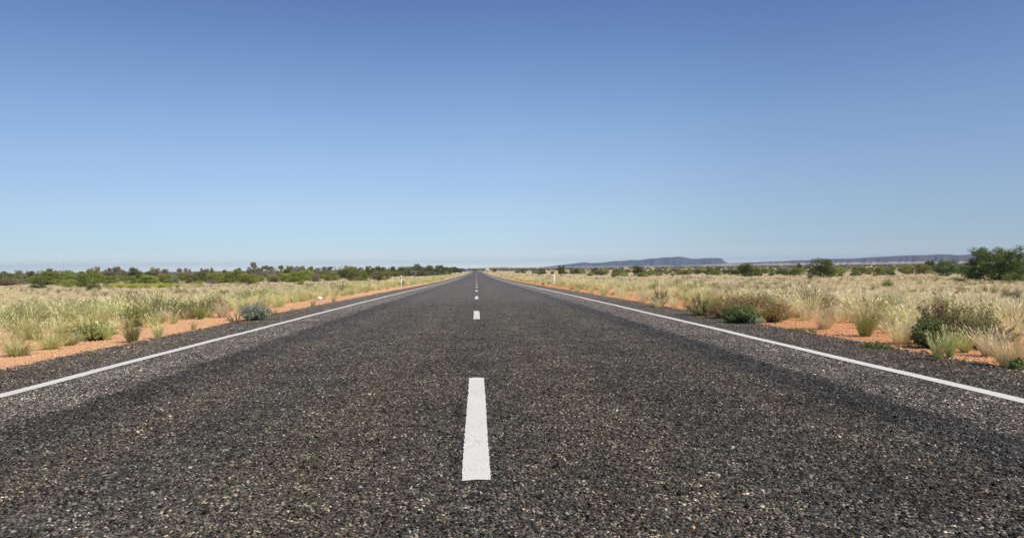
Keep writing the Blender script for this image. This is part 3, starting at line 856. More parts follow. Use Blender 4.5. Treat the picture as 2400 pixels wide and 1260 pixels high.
# ------------------------------------------------------------------ grass and roadside plants
def tuft(r, n=110, h=.5, lean=.55, base=.06, w=.006, droop=.35, seeds=.4, hv=.5, mb=None, mi=0):
    mb = mb or MB()
    th = r.uniform(0, 2 * math.pi, n); rb = base * np.sqrt(r.uniform(0, 1, n))
    le = lean * r.uniform(0.05, 1, n) ** .8
    H = h * (1 - hv * r.uniform(0, 1, n))
    o = np.stack([np.cos(th), np.sin(th), 0 * th], 1)
    th2 = th + r.normal(0, .5, n); o2 = np.stack([np.cos(th2), np.sin(th2), 0 * th], 1)
    b0 = o * rb[:, None]; zz = np.array([0, 0, 1.0])
    wind = r.normal(0, .20, 2); o2 = o2 + np.array([wind[0], wind[1], 0]) + r.normal(0, .12, (n, 3)) * np.array([1, 1, 0])
    p1 = b0 + o2 * (np.sin(le) * H * .5)[:, None] + zz * (np.cos(le) * H * .52)[:, None]
    le2 = le + droop * r.uniform(.2, 1.2, n)
    p2 = p1 + o2 * (np.sin(le2) * H * .5)[:, None] + zz * (np.cos(le2) * H * .48)[:, None]
    s = np.cross(o2, zz) * 1.0 + r.normal(0, .5, (n, 3)); s /= np.linalg.norm(s, axis=1)[:, None]
    ww = (w * r.uniform(.6, 1.3, n))[:, None]
    V = np.stack([b0 - s * ww * .5, b0 + s * ww * .5, p1 + s * ww * .45, p1 - s * ww * .45, p2 + s * ww * .12, p2 - s * ww * .12], 1).reshape(-1, 3)
    k = np.arange(n)[:, None] * 6
    rr = r.uniform(0, .8, n)
    mb.add(V, np.concatenate([k + np.array([[0, 1, 2, 3]]), k + np.array([[3, 2, 4, 5]])]), np.concatenate([rr, rr]), mi)
    m = int(n * seeds)
    if m:
        ii = r.choice(n, m, replace=False); d = p2[ii] - p1[ii]; d /= np.linalg.norm(d, axis=1)[:, None]
        e = p2[ii]; L = (h * .12 * r.uniform(.6, 1.4, m))[:, None]; s2 = s[ii] * w * 1.1
        V = np.stack([e - d * L * .3, e + s2 + d * L * .2, e + d * L, e - s2 + d * L * .2], 1).reshape(-1, 3)
        mb.add(V, np.arange(4 * m).reshape(-1, 4), r.uniform(.7, 1, m), mi)
    return mb

def stemmy(r, n=26, h=.6, w=.5, leaf=.02, per=26, lean=1.0, flat=.0, up=.25, top=0.25):
    """stems fanning from one foot, leaves along them"""
    st, lf = MB(), MB()
    for _ in range(n):
        th = r.uniform(0, 2 * math.pi); e = math.sqrt(r.uniform(0, 1))
        tip = np.array([w / 2 * e * lean * math.cos(th), w / 2 * e * lean * math.sin(th), h * r.uniform(.48, 1.04) * math.sqrt(max(.10, 1 - (e * .88) ** 2))])
        b = np.array([tip[0] * .12, tip[1] * .12, -.01]); mid = (b + tip) / 2 + np.array([tip[0] * .12, tip[1] * .12, .06 * h]) + r.normal(0, .03 * h, 3)
        st.tube([b, mid, tip], [.006 * h + .002, .004 * h + .0015, .0015], 4)
        tt = r.uniform(top, 1.03, per)
        p = ((1 - tt) ** 2)[:, None] * b + (2 * tt * (1 - tt))[:, None] * mid + (tt ** 2)[:, None] * tip + r.normal(0, leaf * .9, (per, 3))
        nn = np.stack([p[:, 0] / w, p[:, 1] / w, np.full(per, up)], 1)
        p[:, 2] = np.maximum(p[:, 2], .012)
        v, f = leaf_quads(p, nn, leaf, r, flat, .5)
        lf.add(v, f, np.clip(tt * .5 + r.uniform(-.15, .5, per), 0, 1))
    return st, lf

def bush(name, px, by, ty, wpx, mat, label, seed, leaf=.02, n=30, per=30, cat='bush', group=None, wood='wood', top=.25):
    q, w, h = size_of(px, by, ty, wpx)
    w *= 1.22; h *= 1.10
    r = np.random.default_rng(seed)
    st, lf = stemmy(r, int(n * 1.3), h, w, leaf, per, top=top)
    o = thing(name, label, cat, q, 0, group)
    st.build('stems', M[wood], o); lf.build('foliage', M[mat], o)
    return o

def grass_tuft(px, by, ty, wpx, mat, label, seed, n=160, droop=.25, group=None, ww=.006, base=.3, seeds=.35):
    q, w, h = size_of(px, by, ty, wpx)
    r = np.random.default_rng(seed)
    lean = min(1.1, math.atan2(w / 2, h) * 1.15)
    o = tuft(r, n, h * 1.12, lean, w * base * .5, ww, droop, seeds).build('grass_tuft', M[mat])
    o.location = q
    return tag(o, label, 'grass tuft', group)

G1 = 'grass tufts on the left sand'
grass_tuft(311, 802, 750, 60, 'tuft', 'green fan-shaped tuft standing alone on the orange sand at left', 1, 300, .12, G1, .005, .34, .3)
grass_tuft(371, 793, 757, 38, 'pale', 'small pale tuft on the sand right of the green fan-shaped tuft', 2, 110, .2, G1)
grass_tuft(453, 772, 750, 26, 'pale', 'thin pale tuft on the sand between the pale tuft and the grey-blue saltbush', 3, 60, .2, G1)
grass_tuft(643, 741, 724, 24, 'tuft', 'low olive tuft on the sand just right of the grey-blue saltbush', 4, 110, .2, G1)
grass_tuft(684, 729, 718, 14, 'pink', 'tiny brown tuft on the sand, second right of the grey-blue saltbush', 5, 60, .3, G1)
grass_tuft(733, 719, 698, 20, 'pale', 'wispy tuft below the white litter', 6, 80, .2, G1)
grass_tuft(782, 709, 690, 20, 'pale', 'wispy tuft right of the white litter', 7, 80, .2, G1)
grass_tuft(839, 701, 693, 12, 'pink', 'tiny brown tuft on the sand near the far end of the left sand strip', 8, 50, .3, G1)
grass_tuft(655, 720, 685, 62, 'pale', 'large pale tuft behind the sand, above the grey-blue saltbush', 9, 220, .3, G1)
grass_tuft(822, 691, 668, 34, 'pale', 'dense pale tuft at the grass edge left of the guide post', 10, 200, .3, G1)
bush('saltbush', 596, 757, 710, 72, 'blue', 'grey-blue leafy saltbush on the left edge of the tarmac', 11, .021, 70, 46, group=None)
bush('dry_bush', 556, 758, 728, 46, 'brown', 'grey twiggy dry bush leaning on the grey-blue saltbush', 12, .012, 26, 12)
bush('roadside_bush', 385, 748, 697, 165, 'herb', 'wide seeding green bush in the grass behind the fan-shaped tuft', 13, .020, 120, 40, top=.3)
bush('roadside_bush', 468, 742, 700, 80, 'herb', 'green bush in the grass left behind the grey-blue saltbush', 17, .018, 60, 36)
bush('roadside_bush', 318, 765, 716, 80, 'herb', 'leaning green bush just behind the fan-shaped tuft', 18, .018, 60, 36)
bush('roadside_bush', 590, 706, 676, 110, 'herb', 'olive green bush in the grass above the grey-blue saltbush', 19, .024, 70, 36)
bush('roadside_bush', 805, 684, 660, 60, 'herb', 'olive bush in the grass left of the red-reflector guide post', 20, .026, 60, 30)
bush('roadside_bush', 120, 742, 702, 110, 'herb', 'greyish green bush in the straw grass at far left', 21, .020, 60, 36)
bush('roadside_bush', 215, 797, 755, 95, 'herb', 'low round pale green bush at the left sand edge', 14, .018, 70, 46)
bush('roadside_bush', 60, 775, 722, 110, 'herb', 'seeding bush in the grass at the far left', 15, .022, 50, 34)
bush('creeping_weed', 212, 838, 829, 40, 'olive', 'flat brown weed lying on the left sand beside the tarmac', 16, .012, 18, 14, 'weed')

for x, by, ty, w, m_, n, lab in [
 (42, 834, 790, 120, 'pale', 340, 'dense green tuft at the sand edge, leftmost of the verge row'),
 (118, 818, 778, 84, 'pale', 300, 'pale green tuft at the sand edge, second of the left verge row'),
 (166, 809, 774, 76, 'pale', 260, 'green tuft at the sand edge beside the low round bush'),
 (250, 797, 752, 44, 'pale', 200, 'pale tuft between the low round bush and the fan-shaped tuft'),
 (470, 748, 712, 40, 'tuft', 220, 'olive upright tuft at the grass edge left of the grey-blue saltbush'),
 (522, 744, 700, 60, 'straw', 240, 'straw tuft just left behind the grey-blue saltbush')]:
    grass_tuft(x, by, ty, w, m_, lab, 400 + x, n, .5, 'grass tufts along the left verge')
G2 = 'bushes along the right verge'
bush('roadside_bush', 1650, 741, 690, 88, 'seed', 'green bush with pale seed stems at the left end of the right verge bushes', 31, .018, 70, 40, group=G2)
bush('roadside_bush', 1700, 748, 700, 80, 'redseed', 'rust-brown seeding bush in the middle of the right verge bushes', 32, .016, 80, 40, group=G2)
bush('roadside_bush', 1738, 759, 712, 76, 'weed', 'dark green leafy bush at the tarmac edge on the right', 33, .020, 80, 46, group=G2)
bush('saltbush', 1770, 760, 738, 38, 'blue', 'small grey saltbush leaning on the dark green leafy bush', 34, .014, 30, 30, group=G2)
bush('roadside_bush', 1812, 755, 702, 84, 'redseed', 'orange-brown bush right of the dark green leafy bush', 35, .016, 70, 38, group=G2)
bush('roadside_bush', 1760, 735, 688, 120, 'redseed', 'tall rusty bush behind the dark green leafy bush', 36, .018, 90, 40, group=G2)
bush('roadside_bush', 2212, 808, 694, 100, 'rustherb', 'tall rusty-headed bush, largest on the right verge', 37, .019, 80, 40, group=G2, top=.4)
bush('roadside_bush', 2288, 800, 706, 100, 'rustherb', 'looser rusty-headed bush close right of the tallest one on the right verge', 45, .018, 60, 34, group=G2, top=.4)
bush('roadside_bush', 2180, 815, 745, 70, 'weed', 'dark green foot of leaves left under the tall rusty-headed bush', 38, .022, 60, 40, group=G2)
bush('roadside_bush', 2300, 815, 745, 130, 'seed', 'tangled grey-green bush right of the tall rusty-headed bush', 39, .014, 110, 36, group=G2)
bush('roadside_bush', 2060, 742, 692, 110, 'seed', 'seeding bush in the grass behind the green-footed tuft', 40, .018, 70, 40, group=G2)
bush('roadside_bush', 2394, 869, 842, 42, 'weed', 'bright green weed on the sand at the right edge of view', 41, .020, 26, 40, 'weed')
bush('creeping_weed', 2052, 822, 800, 66, 'weed', 'low green weed on the sand near the tarmac at right', 42, .013, 36, 22, 'weed')
bush('creeping_weed', 1880, 779, 768, 70, 'olive', 'flat olive weed at the tarmac edge right of the orange-brown bush', 43, .013, 36, 22, 'weed')
bush('roadside_bush', 1545, 720, 668, 50, 'seed', 'green stemmed bush among the pale tufts left of the right verge bushes', 44, .014, 46, 34, group=G2)
G3 = 'grass tufts on the right verge'
for x, by, ty, w, m_, n, lab in [
 (1932, 771, 716, 88, 'straw', 260, 'round straw tuft right of the orange-brown bush'),
 (1888, 750, 705, 60, 'straw', 200, 'straw tuft behind the round straw tuft'),
 (2028, 788, 712, 80, 'tuft', 280, 'tall tuft with a green foot on the right sand'),
 (2112, 806, 742, 110, 'straw', 300, 'broad splayed straw tuft left of the tall rusty-headed bush'),
 (2198, 850, 782, 44, 'pale', 150, 'pale upright tuft nearest the tarmac at right'),
 (2226, 842, 770, 44, 'pale', 140, 'pale tuft right beside the one nearest the tarmac'),
 (2366, 862, 775, 120, 'straw', 300, 'large tangled pale tuft at the right edge of view'),
 (2262, 826, 775, 60, 'pale', 170, 'pale tuft in front of the looser rusty-headed bush'),
 (2316, 836, 770, 80, 'straw', 220, 'straw tuft between the looser rusty-headed bush and the right edge of view'),
 (1507, 709, 668, 60, 'straw', 220, 'spiky straw tuft at the sand edge, second of the right row'),
 (1460, 703, 668, 52, 'straw', 200, 'spiky straw tuft at the sand edge, first of the right row'),
 (1545, 722, 690, 46, 'straw', 180, 'straw tuft at the sand edge, third of the right row'),
 (1582, 723, 690, 46, 'straw', 180, 'straw tuft at the sand edge, fourth of the right row'),
 (1416, 694, 672, 34, 'pale', 150, 'round pale tuft, farthest along the right tarmac edge'),
 (1355, 684, 667, 26, 'pale', 130, 'small green-footed tuft on the right sand near the guide post'),
 (1386, 689, 670, 30, 'pale', 130, 'small pale tuft between two at the right tarmac edge')]:
    grass_tuft(x, by, ty, w, m_, lab, x, n, .28, G3)

# prototypes of the grass that covers the plain (used only as instances)
PROTO = bpy.data.collections.new('grass_kinds')
def proto(i, me):
    o = bpy.data.objects.new('grass_kind_%02d' % i, me); PROTO.objects.link(o)
r = np.random.default_rng(5)
pk = 0
for m_, n, h, lean, dr, sd in [('straw', 120, .50, .50, .35, .6), ('straw', 90, .58, .65, .45, .7), ('straw', 150, .42, .75, .3, .4),
                          ('pale', 120, .50, .55, .35, .5), ('pale', 150, .40, .75, .3, .4), ('pale', 90, .60, .45, .5, .6),
                          ('pink', 110, .42, .6, .4, .7), ('pink', 90, .50, .7, .4, .6), ('tuft', 130, .40, .65, .3, .3)]:
    proto(pk, tuft(r, n, h, lean, .11, .0075, dr, sd).mesh('grass_kind', M[m_])); pk += 1
for m_ in ('blue', 'grey', 'brown'):
    st, lf = stemmy(r, 26, .26, .55, .020, 22); proto(pk, lf.mesh('low_kind', M[m_])); pk += 1
st, lf = stemmy(r, 34, .55, .6, .018, 24); proto(pk, lf.mesh('weed_kind', M['seed'])); pk += 1
SCRUB = bpy.data.collections.new('scrub_kinds')
for i_, (m_, k) in enumerate([('olive', 'dome'), ('green', 'wide'), ('dark', 'dome'), ('brown', 'dome'), ('gum', 'wide'), ('dark', 'wide')]):
    rr_ = np.random.default_rng(70 + i_); c, C = lobes_crown(rr_, 16, 420, .075, k)
    SCRUB.objects.link(bpy.data.objects.new('scrub_kind_%02d' % i_, c.mesh('scrub_kind', M[m_])))
PEB = bpy.data.collections.new('pebble_kinds')
for i_ in range(5):
    rr_ = np.random.default_rng(90 + i_)
    th = np.arange(6) * math.pi / 3
    ring = lambda rad, z: np.stack([rad * np.cos(th) * rr_.uniform(.75, 1.2, 6), rad * np.sin(th) * rr_.uniform(.75, 1.2, 6), np.full(6, z) + rr_.normal(0, .07, 6)], 1)
    V = np.concatenate([ring(.85, -.3), ring(1, .1), ring(.6, .55)])
    f = [(a * 6 + k, a * 6 + (k + 1) % 6, a * 6 + 6 + (k + 1) % 6, a * 6 + 6 + k) for a in range(2) for k in range(6)]
    mb = MB(); mb.add(V, f, rr_.uniform(0, 1)); mb.add(V[12:], np.array([[0, 1, 2, 3], [0, 3, 4, 5]]), rr_.uniform(0, 1))
    PEB.objects.link(bpy.data.objects.new('pebble_kind_%02d' % i_, mb.mesh('pebble_kind', M['pebble'])))

def scatter(name, pts, kind, rot, scl, coll, label=None, cat=None):
    me = bpy.data.meshes.new(name)
    me.vertices.add(len(pts)); me.vertices.foreach_set('co', np.asarray(pts, np.float32).ravel())
    a = me.attributes.new('kind', 'INT', 'POINT'); a.data.foreach_set('value', np.asarray(kind, np.int32))
    a = me.attributes.new('rot', 'FLOAT_VECTOR', 'POINT'); a.data.foreach_set('vector', np.asarray(rot, np.float32).ravel())
    a = me.attributes.new('scl', 'FLOAT_VECTOR', 'POINT'); a.data.foreach_set('vector', np.asarray(scl, np.float32).ravel())
    o = link(bpy.data.objects.new(name, me))
    ng = bpy.data.node_groups.new(name, 'GeometryNodeTree')
    ng.interface.new_socket('Geometry', in_out='INPUT', socket_type='NodeSocketGeometry')
    ng.interface.new_socket('Geometry', in_out='OUTPUT', socket_type='NodeSocketGeometry')
    N = ng.nodes.new
    gi, go, ip, ci = N('NodeGroupInput'), N('NodeGroupOutput'), N('GeometryNodeInstanceOnPoints'), N('GeometryNodeCollectionInfo')
    ci.inputs['Collection'].default_value = coll
    ci.inputs['Separate Children'].default_value = True; ci.inputs['Reset Children'].default_value = True
    ip.inputs['Pick Instance'].default_value = True
    for nm, ty, so_ in (('kind', 'INT', 'Instance Index'), ('rot', 'FLOAT_VECTOR', 'Rotation'), ('scl', 'FLOAT_VECTOR', 'Scale')):
        na = N('GeometryNodeInputNamedAttribute'); na.data_type = ty; na.inputs['Name'].default_value = nm
        ng.links.new(na.outputs['Attribute'], ip.inputs[so_])
    ng.links.new(gi.outputs[0], ip.inputs['Points']); ng.links.new(ci.outputs[0], ip.inputs['Instance'])
    ng.links.new(ip.outputs[0], go.inputs[0])
    md = o.modifiers.new('scatter', 'NODES'); md.node_group = ng
    return tag(o, label, cat, None, 'stuff')

def in_view(x, y, m=1.06):
    d = np.stack([x - EYE[0], y - EYE[1]], 1)
    a = d @ R0[:2]; b = d @ np.array([math.sin(YAW), math.cos(YAW)])
    return (b > .5) & (np.abs(a) < b * 1200 / F_PX * m + 3.0)

r = np.random.default_rng(77)
EDGE_L = np.array([hit(*p_)[:2] for p_ in [(0, 837), (86, 816), (203, 803), (273, 790), (406, 767), (467, 751), (545, 742), (640, 722), (720, 707), (800, 697), (880, 682), (950, 671), (1000, 663)]])
EDGE_R = np.array([hit(*p_)[:2] for p_ in [(2400, 864), (2330, 842), (2190, 812), (2060, 806), (1960, 772), (1850, 756), (1700, 747), (1610, 739), (1575, 724), (1500, 707), (1420, 696), (1330, 682), (1280, 671), (1230, 661)]])
for e_ in (EDGE_L, EDGE_R): print('EDGE', np.round(np.abs(e_[:, 0]), 2), np.round(e_[:, 1], 1))
def field(dmin, dmax, dens):
    n = int(dens * (2 * dmax) * dmax)
    x = r.uniform(-dmax * .95, dmax * .95, n); y = r.uniform(2, dmax, n)
    d = np.hypot(x, y)
    edge = np.where(x < 0, np.interp(y, EDGE_L[:, 1], -EDGE_L[:, 0]), np.interp(y, EDGE_R[:, 1], EDGE_R[:, 0])) + .30 * wob(x, y, 1.9, .3) + .25 * wob(x, y, .8, 2.0) + np.where(x < 0, .12, .34)
    far = smooth(35, 90, y)
    keep = (d >= dmin) & (d < dmax) & (np.abs(x) > np.maximum(5.8, edge - far * 1.3)) & in_view(x, y)
    soft = np.maximum(np.clip((np.abs(x) - edge) / .8, 0, 1), .75 * (x < 0) * (y < 12))
    keep &= r.uniform(0, 1, n) < (.4 + .6 * soft) * np.clip(.60 + .85 * wob(x, y, 1.3, 4.2), .12, 1)
    return x[keep], y[keep]
xs, ys = [], []
for a_, b_, dn in ((3, 16, 8.0), (16, 30, 6.0), (30, 60, 3.6), (60, 130, 1.6), (130, 240, .35), (240, 740, .055)):
    x, y = field(a_, b_, dn); xs.append(x); ys.append(y)
x = np.concatenate(xs); y = np.concatenate(ys); n = len(x)
lat = np.abs(x)
g1 = wob(x, y, 5.0, 1.1); g2 = wob(x, y, 14.0, 2.7); u = r.uniform(0, 1, n); u2 = r.uniform(0, 1, n)
nearroad = 1 - smooth(9.5, 17, lat)
kind = np.where(u < np.where(x < 0, .32, .55), r.integers(0, 3, n), r.integers(3, 6, n))                     # straw and pale green by the road
pinkz = (1 - nearroad) * .90
kind = np.where(u2 < pinkz, r.integers(6, 8, n), kind)
kind = np.where((u2 > .86) & (g1 > -.1), 8, kind)
low = (lat > 11) & (g2 > .1) & (r.uniform(0, 1, n) < .42)
kind = np.where(low, r.integers(9, 12, n), kind)
kind = np.where((g1 > .25) & (g2 < .5) & (r.uniform(0, 1, n) < .34), 12, kind)
s = r.uniform(.5, 1.2, n) * (1 + .30 * g1) * (1 - .45 * (1 - nearroad))
edge_s = np.clip((lat - 5.4) / 2.5, .5, 1.0); s *= edge_s
z = ground_z(x, y)
rot = np.stack([r.normal(0, .09, n), r.normal(0, .09, n), r.uniform(0, 6.28, n)], 1)
wide_ = 1 + .8 * smooth(30, 150, y) + 1.6 * smooth(200, 400, y)
scatter('grass', np.stack([x, y, z], 1), kind, rot, np.stack([s * wide_, s * wide_, s * r.uniform(.85, 1.15, n)], 1), PROTO)
print('GRASS', n)

# distant scrub: one far mass each side, out to the hills
n = 16000
d = np.exp(r.uniform(math.log(230), math.log(4200), n)); px = r.uniform(-60, 2460, n)
vx = np.array([np.interp(px, [0, 2400], [0, 1])])[0]
ang = np.arctan((px - 1200) / F_PX) + YAW
x, y = d * np.sin(ang), d * np.cos(ang)
dens = np.where(px < 1100, .9, .25 + .75 * smooth(700, 1400, d)) * np.where(wob(x, y, 140, .7) > -.35, 1, .25)
keep = (r.uniform(0, 1, n) < dens) & ((np.abs(x) > 14 + .004 * d) | (d > 950))
keep &= ~((np.abs(x) < 60) & (d < 760) & (px > 1117))
x, y, d, px = x[keep], y[keep], d[keep], px[keep]; n = len(x)
h = r.uniform(.9, 2.3, n) * (1 + .5 * smooth(400, 2000, d)) * np.where((px > 1100) & (d < 900), .75, 1)
w = h * r.uniform(1.2, 2.4, n)
kd = np.where(d > 700, r.choice([0, 2, 5, 3], n), r.integers(0, 6, n))
scatter('scrubland', np.stack([x, y, ground_z(x, y) - .05], 1), kd, np.stack([0 * x, 0 * x, r.uniform(0, 6.28, n)], 1), np.stack([w, w, h], 1), SCRUB)
# yellow-green weeds before the left belt
n = 260
px = np.concatenate([r.uniform(252, 392, 240), r.uniform(380, 470, 20)])
p = np.array([at_dist(a_, d_) for a_, d_ in zip(px, r.uniform(82, 104, n))])
WEED = bpy.data.collections.new('weed_kinds')
M['yellow'] = leafy('yellow_green_weeds', (.36, .38, .05), (.56, .54, .12))
WEED.objects.link(bpy.data.objects.new('weed_kind', tuft(r, 130, .55, .8, .2, .02, .3, .3).mesh('weed_kind', M['yellow'])))
scatter('yellow_weeds', p, np.zeros(n), np.stack([0 * px, 0 * px, r.uniform(0, 6.28, n)], 1), np.repeat(r.uniform(.5, 1.0, n)[:, None], 3, 1), WEED)
# gravel on the sand and spilled along the edge of the seal
n = 42000
sd_ = r.choice([-1, 1], n); y = 4 + 30 * r.uniform(0, 1, n) ** 1.7
lat = 5.50 + np.abs(r.normal(0, 1.0, n)) * 1.05 - (r.uniform(0, 1, n) < .06) * r.exponential(.22, n)
x = sd_ * lat; sz = np.exp(r.normal(math.log(.0085), .45, n))
z = np.where(lat < HALF + .08, road_z(x, y) + .001, ground_z(x, y) + .002)
scatter('gravel', np.stack([x, y, z], 1), r.integers(0, 5, n), np.stack([r.normal(0, .3, n), r.normal(0, .3, n), r.uniform(0, 6.28, n)], 1),
        np.stack([sz, sz * r.uniform(.7, 1, n), sz * r.uniform(.5, .9, n)], 1), PEB)

# the chips of the seal itself where they are near enough to be seen one by one
t = NT('seal_chips')
P = t.n('NewGeometry').outputs['Position']
sp = t.n('SeparateXYZ'); t.l(P, sp.inputs[0])
oi = t.n('ObjectInfo').outputs['Random']
r2 = t.math('FRACT', t.math('MULTIPLY', oi, 97.0))
c = t.ramp(oi, [(0, .010), (.28, .030), (.52, .080), (.78, .14), (.91, .24), (.97, .42), (1, .65)])
c = t.mix(1.0, c, t.ramp(r2, [(0, (1.0, .99, .97)), (.5, (1.03, 1.0, .92)), (.86, (1.10, 1.0, .86)), (.92, (1.35, .95, .75)), (1, (1.0, 1.0, 1.0))]), 'MULTIPLY')
ax = t.math('ABSOLUTE', t.math('ADD', sp.outputs[0], t.math('MULTIPLY_ADD', t.noise(P, .9, 4), .24, -.12)))
ax6 = t.math('DIVIDE', ax, 6.0)
c = t.mix(1.0, c, t.ramp(ax6, BAND), 'MULTIPLY'); c = t.mix(1.0, c, t.ramp(ax6, BANDT), 'MULTIPLY')
c = t.mix(1.0, c, t.ramp(t.noise(P, 1.1, 5, .62), [(.30, .40), (.5, .60), (.72, .82)]), 'MULTIPLY')
c = t.mix(1.0, c, (1.13, 1.06, .94), 'MULTIPLY')
c = t.mix(1.0, c, t.ramp(t.noise(P, 9, 4, .7), [(.32, .72), (.5, 1.0), (.68, 1.3)]), 'MULTIPLY')
t.l(c, t.b.inputs['Base Color']); t.b.inputs['Roughness'].default_value = .6; t.b.inputs['Specular IOR Level'].default_value = .12
CHIP = bpy.data.collections.new('chip_kinds')
for i_ in range(6):
    me = PEB.objects[i_ % 5].data.copy(); me.materials.clear(); me.materials.append(t.m)
    CHIP.objects.link(bpy.data.objects.new('chip_kind_%02d' % i_, me))
n = 1950000
x = r.uniform(-HALF, HALF, n); y = 2.0 + 28 * r.uniform(0, 1, n)
keep = in_view(x, y, 1.03) & (r.uniform(0, 1, n) < np.minimum(1, (5.5 / y) ** 1.9) * (1 - smooth(20, 30, y)))
keep &= ~((np.abs(x) < .082) & (y > d0 - .01) & (y < d0 + DASH + .01)) & ~(np.abs(np.abs(x) - 4.30) < .088)
band_ = (np.abs(x) > 3.75) & (np.abs(x) < 4.2)
ne = 16000
ye = 3 + 24 * r.uniform(0, 1, ne) ** 1.6; xe = r.choice([-1, 1], ne) * (HALF - .08 + np.abs(r.normal(0, .16, ne)))
x, y = np.concatenate([x[keep], xe]), np.concatenate([y[keep], ye]); n = len(x); print('CHIPS', n)
sz = np.exp(r.normal(math.log(.0054), .33, n))
scatter('stone_chips', np.stack([x, y, np.where(np.abs(x) < HALF + .04, road_z(x, y) + sz * .12, ground_z(x, y) + sz * .3)], 1), r.integers(0, 6, n), np.stack([r.normal(0, .35, n), r.normal(0, .35, n), r.uniform(0, 6.28, n)], 1),
        np.stack([sz * r.uniform(.9, 1.35, n), sz * r.uniform(.65, 1, n), sz * r.uniform(.6, 1.15, n)], 1), CHIP)

# ------------------------------------------------------------------ posts, sign, hut, litter, mast
def guide_post(px, by, ty, label, reflect=None, d=None):
    q, w, h = size_of(px, by, ty, 8, d)
    o = thing('guide_post', label, 'guide post', q, 0, 'white guide posts along the road')
    mb = MB(); W2, T2 = .066, .022
    prof_ = [(-.2, W2), (h - .05, W2), (h - .015, W2 * .85), (h, W2 * .5)]
    V = [(sx_ * hw, sy * T2, z_) for z_, hw in prof_ for sx_, sy in ((-1, -1), (1, -1), (1, 1), (-1, 1))]
    f = [(a * 4 + k, a * 4 + (k + 1) % 4, a * 4 + 4 + (k + 1) % 4, a * 4 + 4 + k) for a in range(3) for k in range(4)] + [(12, 13, 14, 15)]
    mb.add(V, f).build('post', M['white'], o)
    if reflect:
        m2 = MB(); m2.box((-.036, -T2 - .008, h - .36), (.036, -T2 - .0005, h - .12)); m2.build('reflector', M[reflect], o)
    return o
guide_post(940, 669, 645, 'white guide post with a red reflector in the grass left of the road', 'red')
guide_post(1298, 668, 641.5, 'plain white guide post in the grass right of the road')
guide_post(1148, 641, 636.5, 'far white guide post right of the road, near the crest', None, 330)
guide_post(1103.5, 636, 632, 'tiny white guide post left of the road at its crest', None, 640)
guide_post(1126, 636, 632.4, 'tiny white guide post right of the road at its crest', None, 640)

def stake(name, px, by, ty, mat, label, r0=.03, d=None, cat='post', lean=0.0):
    q, w, h = size_of(px, by, ty, 5, d)
    mb = MB(); mb.tube([(0, 0, -.2), (lean * .5, 0, h * .5), (lean, 0, h), (lean, 0, h + .004)], [r0, r0 * .95, r0 * .9, .001], 7)
    o = mb.build(name, M[mat]); o.location = q
    return tag(o, label, cat, 'stakes standing in the grass')
stake('wooden_stake', 183, 673, 651, 'palewood', 'pale thin stake before the green shrubs at left', .035)
stake('wooden_stake', 275, 665, 648, 'palewood', 'pale thin stake behind the yellow weeds at left', .03)
stake('steel_stake', 2146, 652, 625, 'darksteel', 'rusty dark stake in the straw grass at right', .035, lean=.03)
stake('fence_post', 1980, 646, 631, 'darksteel', 'small dark fence post right of the big dark tree', .05)

q = at_dist(1090, 560)
o = thing('road_sign', 'wide blue road sign at the end of the left tree line', 'sign', q, -.02)
pan = MB(); pan.box((-1.75, -.03, .55), (1.75, .03, 2.6)); pan.build('panel', M['blue_panel'], o)
for sx_ in (-1.2, 1.2):
    pm = MB(); pm.tube([(sx_, .12, -.3), (sx_, .12, 2.5)], .06, 8); pm.build('leg', M['steel'], o)

q = at_dist(1141, 1250)
zt = ztop(1141, 628.0, q) - q[2]
o = thing('hut', 'small far white hut right of the road beyond its crest', 'hut', q, .05)
wl = MB(); wl.box((-3.4, -2.2, -.3), (3.4, 2.2, zt - .5)); wl.build('wall', M['whitewall'], o)
rf = MB(); rf.add([(-3.7, -2.5, zt - .5), (3.7, -2.5, zt - .5), (3.7, 0, zt), (-3.7, 0, zt), (-3.7, 2.5, zt - .5), (3.7, 2.5, zt - .5)], np.array([[0, 1, 2, 3], [3, 2, 5, 4], [0, 4, 5, 1]]))
rf.add([(-3.7, -2.5, zt - .5), (-3.7, 0, zt), (-3.7, 2.5, zt - .5), (3.7, -2.5, zt - .5), (3.7, 2.5, zt - .5), (3.7, 0, zt)], np.array([[0, 1, 2], [3, 4, 5]]))
rf.build('roof', M['roof'], o)
wn_ = MB(); wn_.box((.8, -2.24, .9), (2.2, -2.203, 2.0)); wn_.build('window', M['glass'], o)

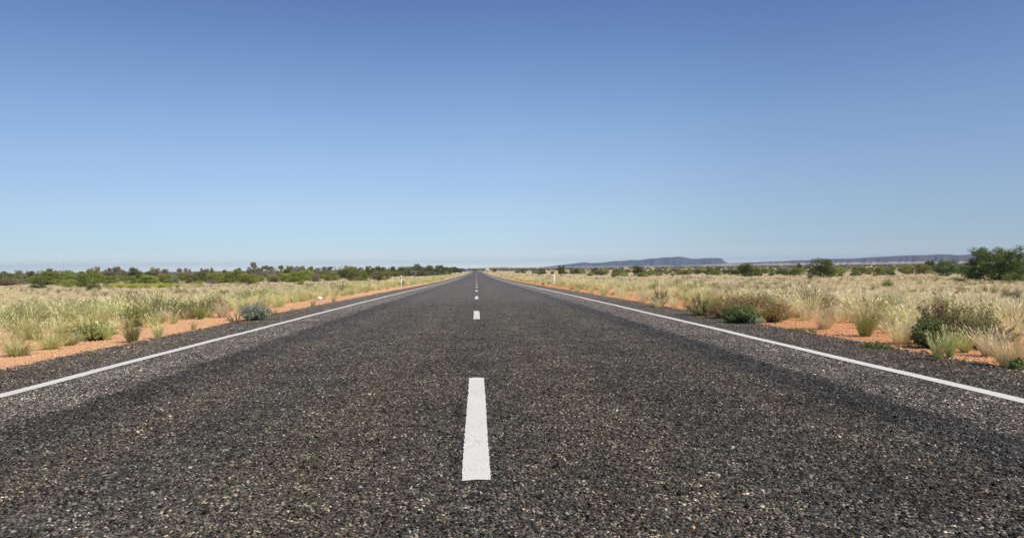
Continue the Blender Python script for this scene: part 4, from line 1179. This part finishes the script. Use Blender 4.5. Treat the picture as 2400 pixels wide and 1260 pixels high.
# crumpled bag on the sand
q, w, h = size_of(749, 702.5, 695.5, 13)
r = np.random.default_rng(4)
nu, nv = 18, 9
V = []
for j in range(nv):
    for i_ in range(nu):
        a_, b_ = i_ / nu * 2 * math.pi, j / (nv - 1) * math.pi
        rr_ = 1 + .16 * math.sin(3 * a_ + 2 * b_) + .14 * math.sin(5 * a_ - 3 * b_) + r.normal(0, .07)
        V.append((w / 2 * rr_ * math.sin(b_) * math.cos(a_), w / 3 * rr_ * math.sin(b_) * math.sin(a_), h * .5 + h * .5 * rr_ * math.cos(b_)))
f = [(j * nu + i_, j * nu + nu + i_, j * nu + nu + (i_ + 1) % nu, j * nu + (i_ + 1) % nu) for j in range(nv - 1) for i_ in range(nu)]
o = MB().add(V, f).build('litter_bag', M['bag']); o.location = q
tag(o, 'crumpled white plastic bag lying on the sand at the left grass edge', 'litter')

# lattice mast far behind the left belt
q = at_dist(149, 900); h = ztop(149, 612, q) - q[2]
mb = MB()
ft = [(.35 * math.cos(k * 2.094), .35 * math.sin(k * 2.094)) for k in range(3)]
for a_ in ft: mb.tube([(a_[0], a_[1], -.5), (a_[0] * .7, a_[1] * .7, h)], .035, 4)
for k in range(int(h)):
    for j in range(3):
        a_, b_ = ft[j], ft[(j + 1) % 3]; mb.tube([(a_[0] * .9, a_[1] * .9, k), (b_[0] * .9, b_[1] * .9, k + 1)], .02, 3)
o = mb.build('radio_mast', M['steel']); o.location = q
tag(o, 'thin faint radio mast rising far behind the left shrubs', 'mast')

# ------------------------------------------------------------------ air
HAZE = 7e-5
mb = MB(); mb.box((-15600, -300, -12), (15600, 16000, 165))
t = bpy.data.materials.new('haze'); t.use_nodes = True
t.node_tree.nodes.clear()
out = t.node_tree.nodes.new('ShaderNodeOutputMaterial'); pv = t.node_tree.nodes.new('ShaderNodeVolumePrincipled')
pv.inputs['Color'].default_value = (.46, .68, 1.0, 1); pv.inputs['Density'].default_value = HAZE
t.node_tree.links.new(pv.outputs[0], out.inputs['Volume'])
if HAZE > 0:
    tag(mb.build('haze', t), kind='stuff')
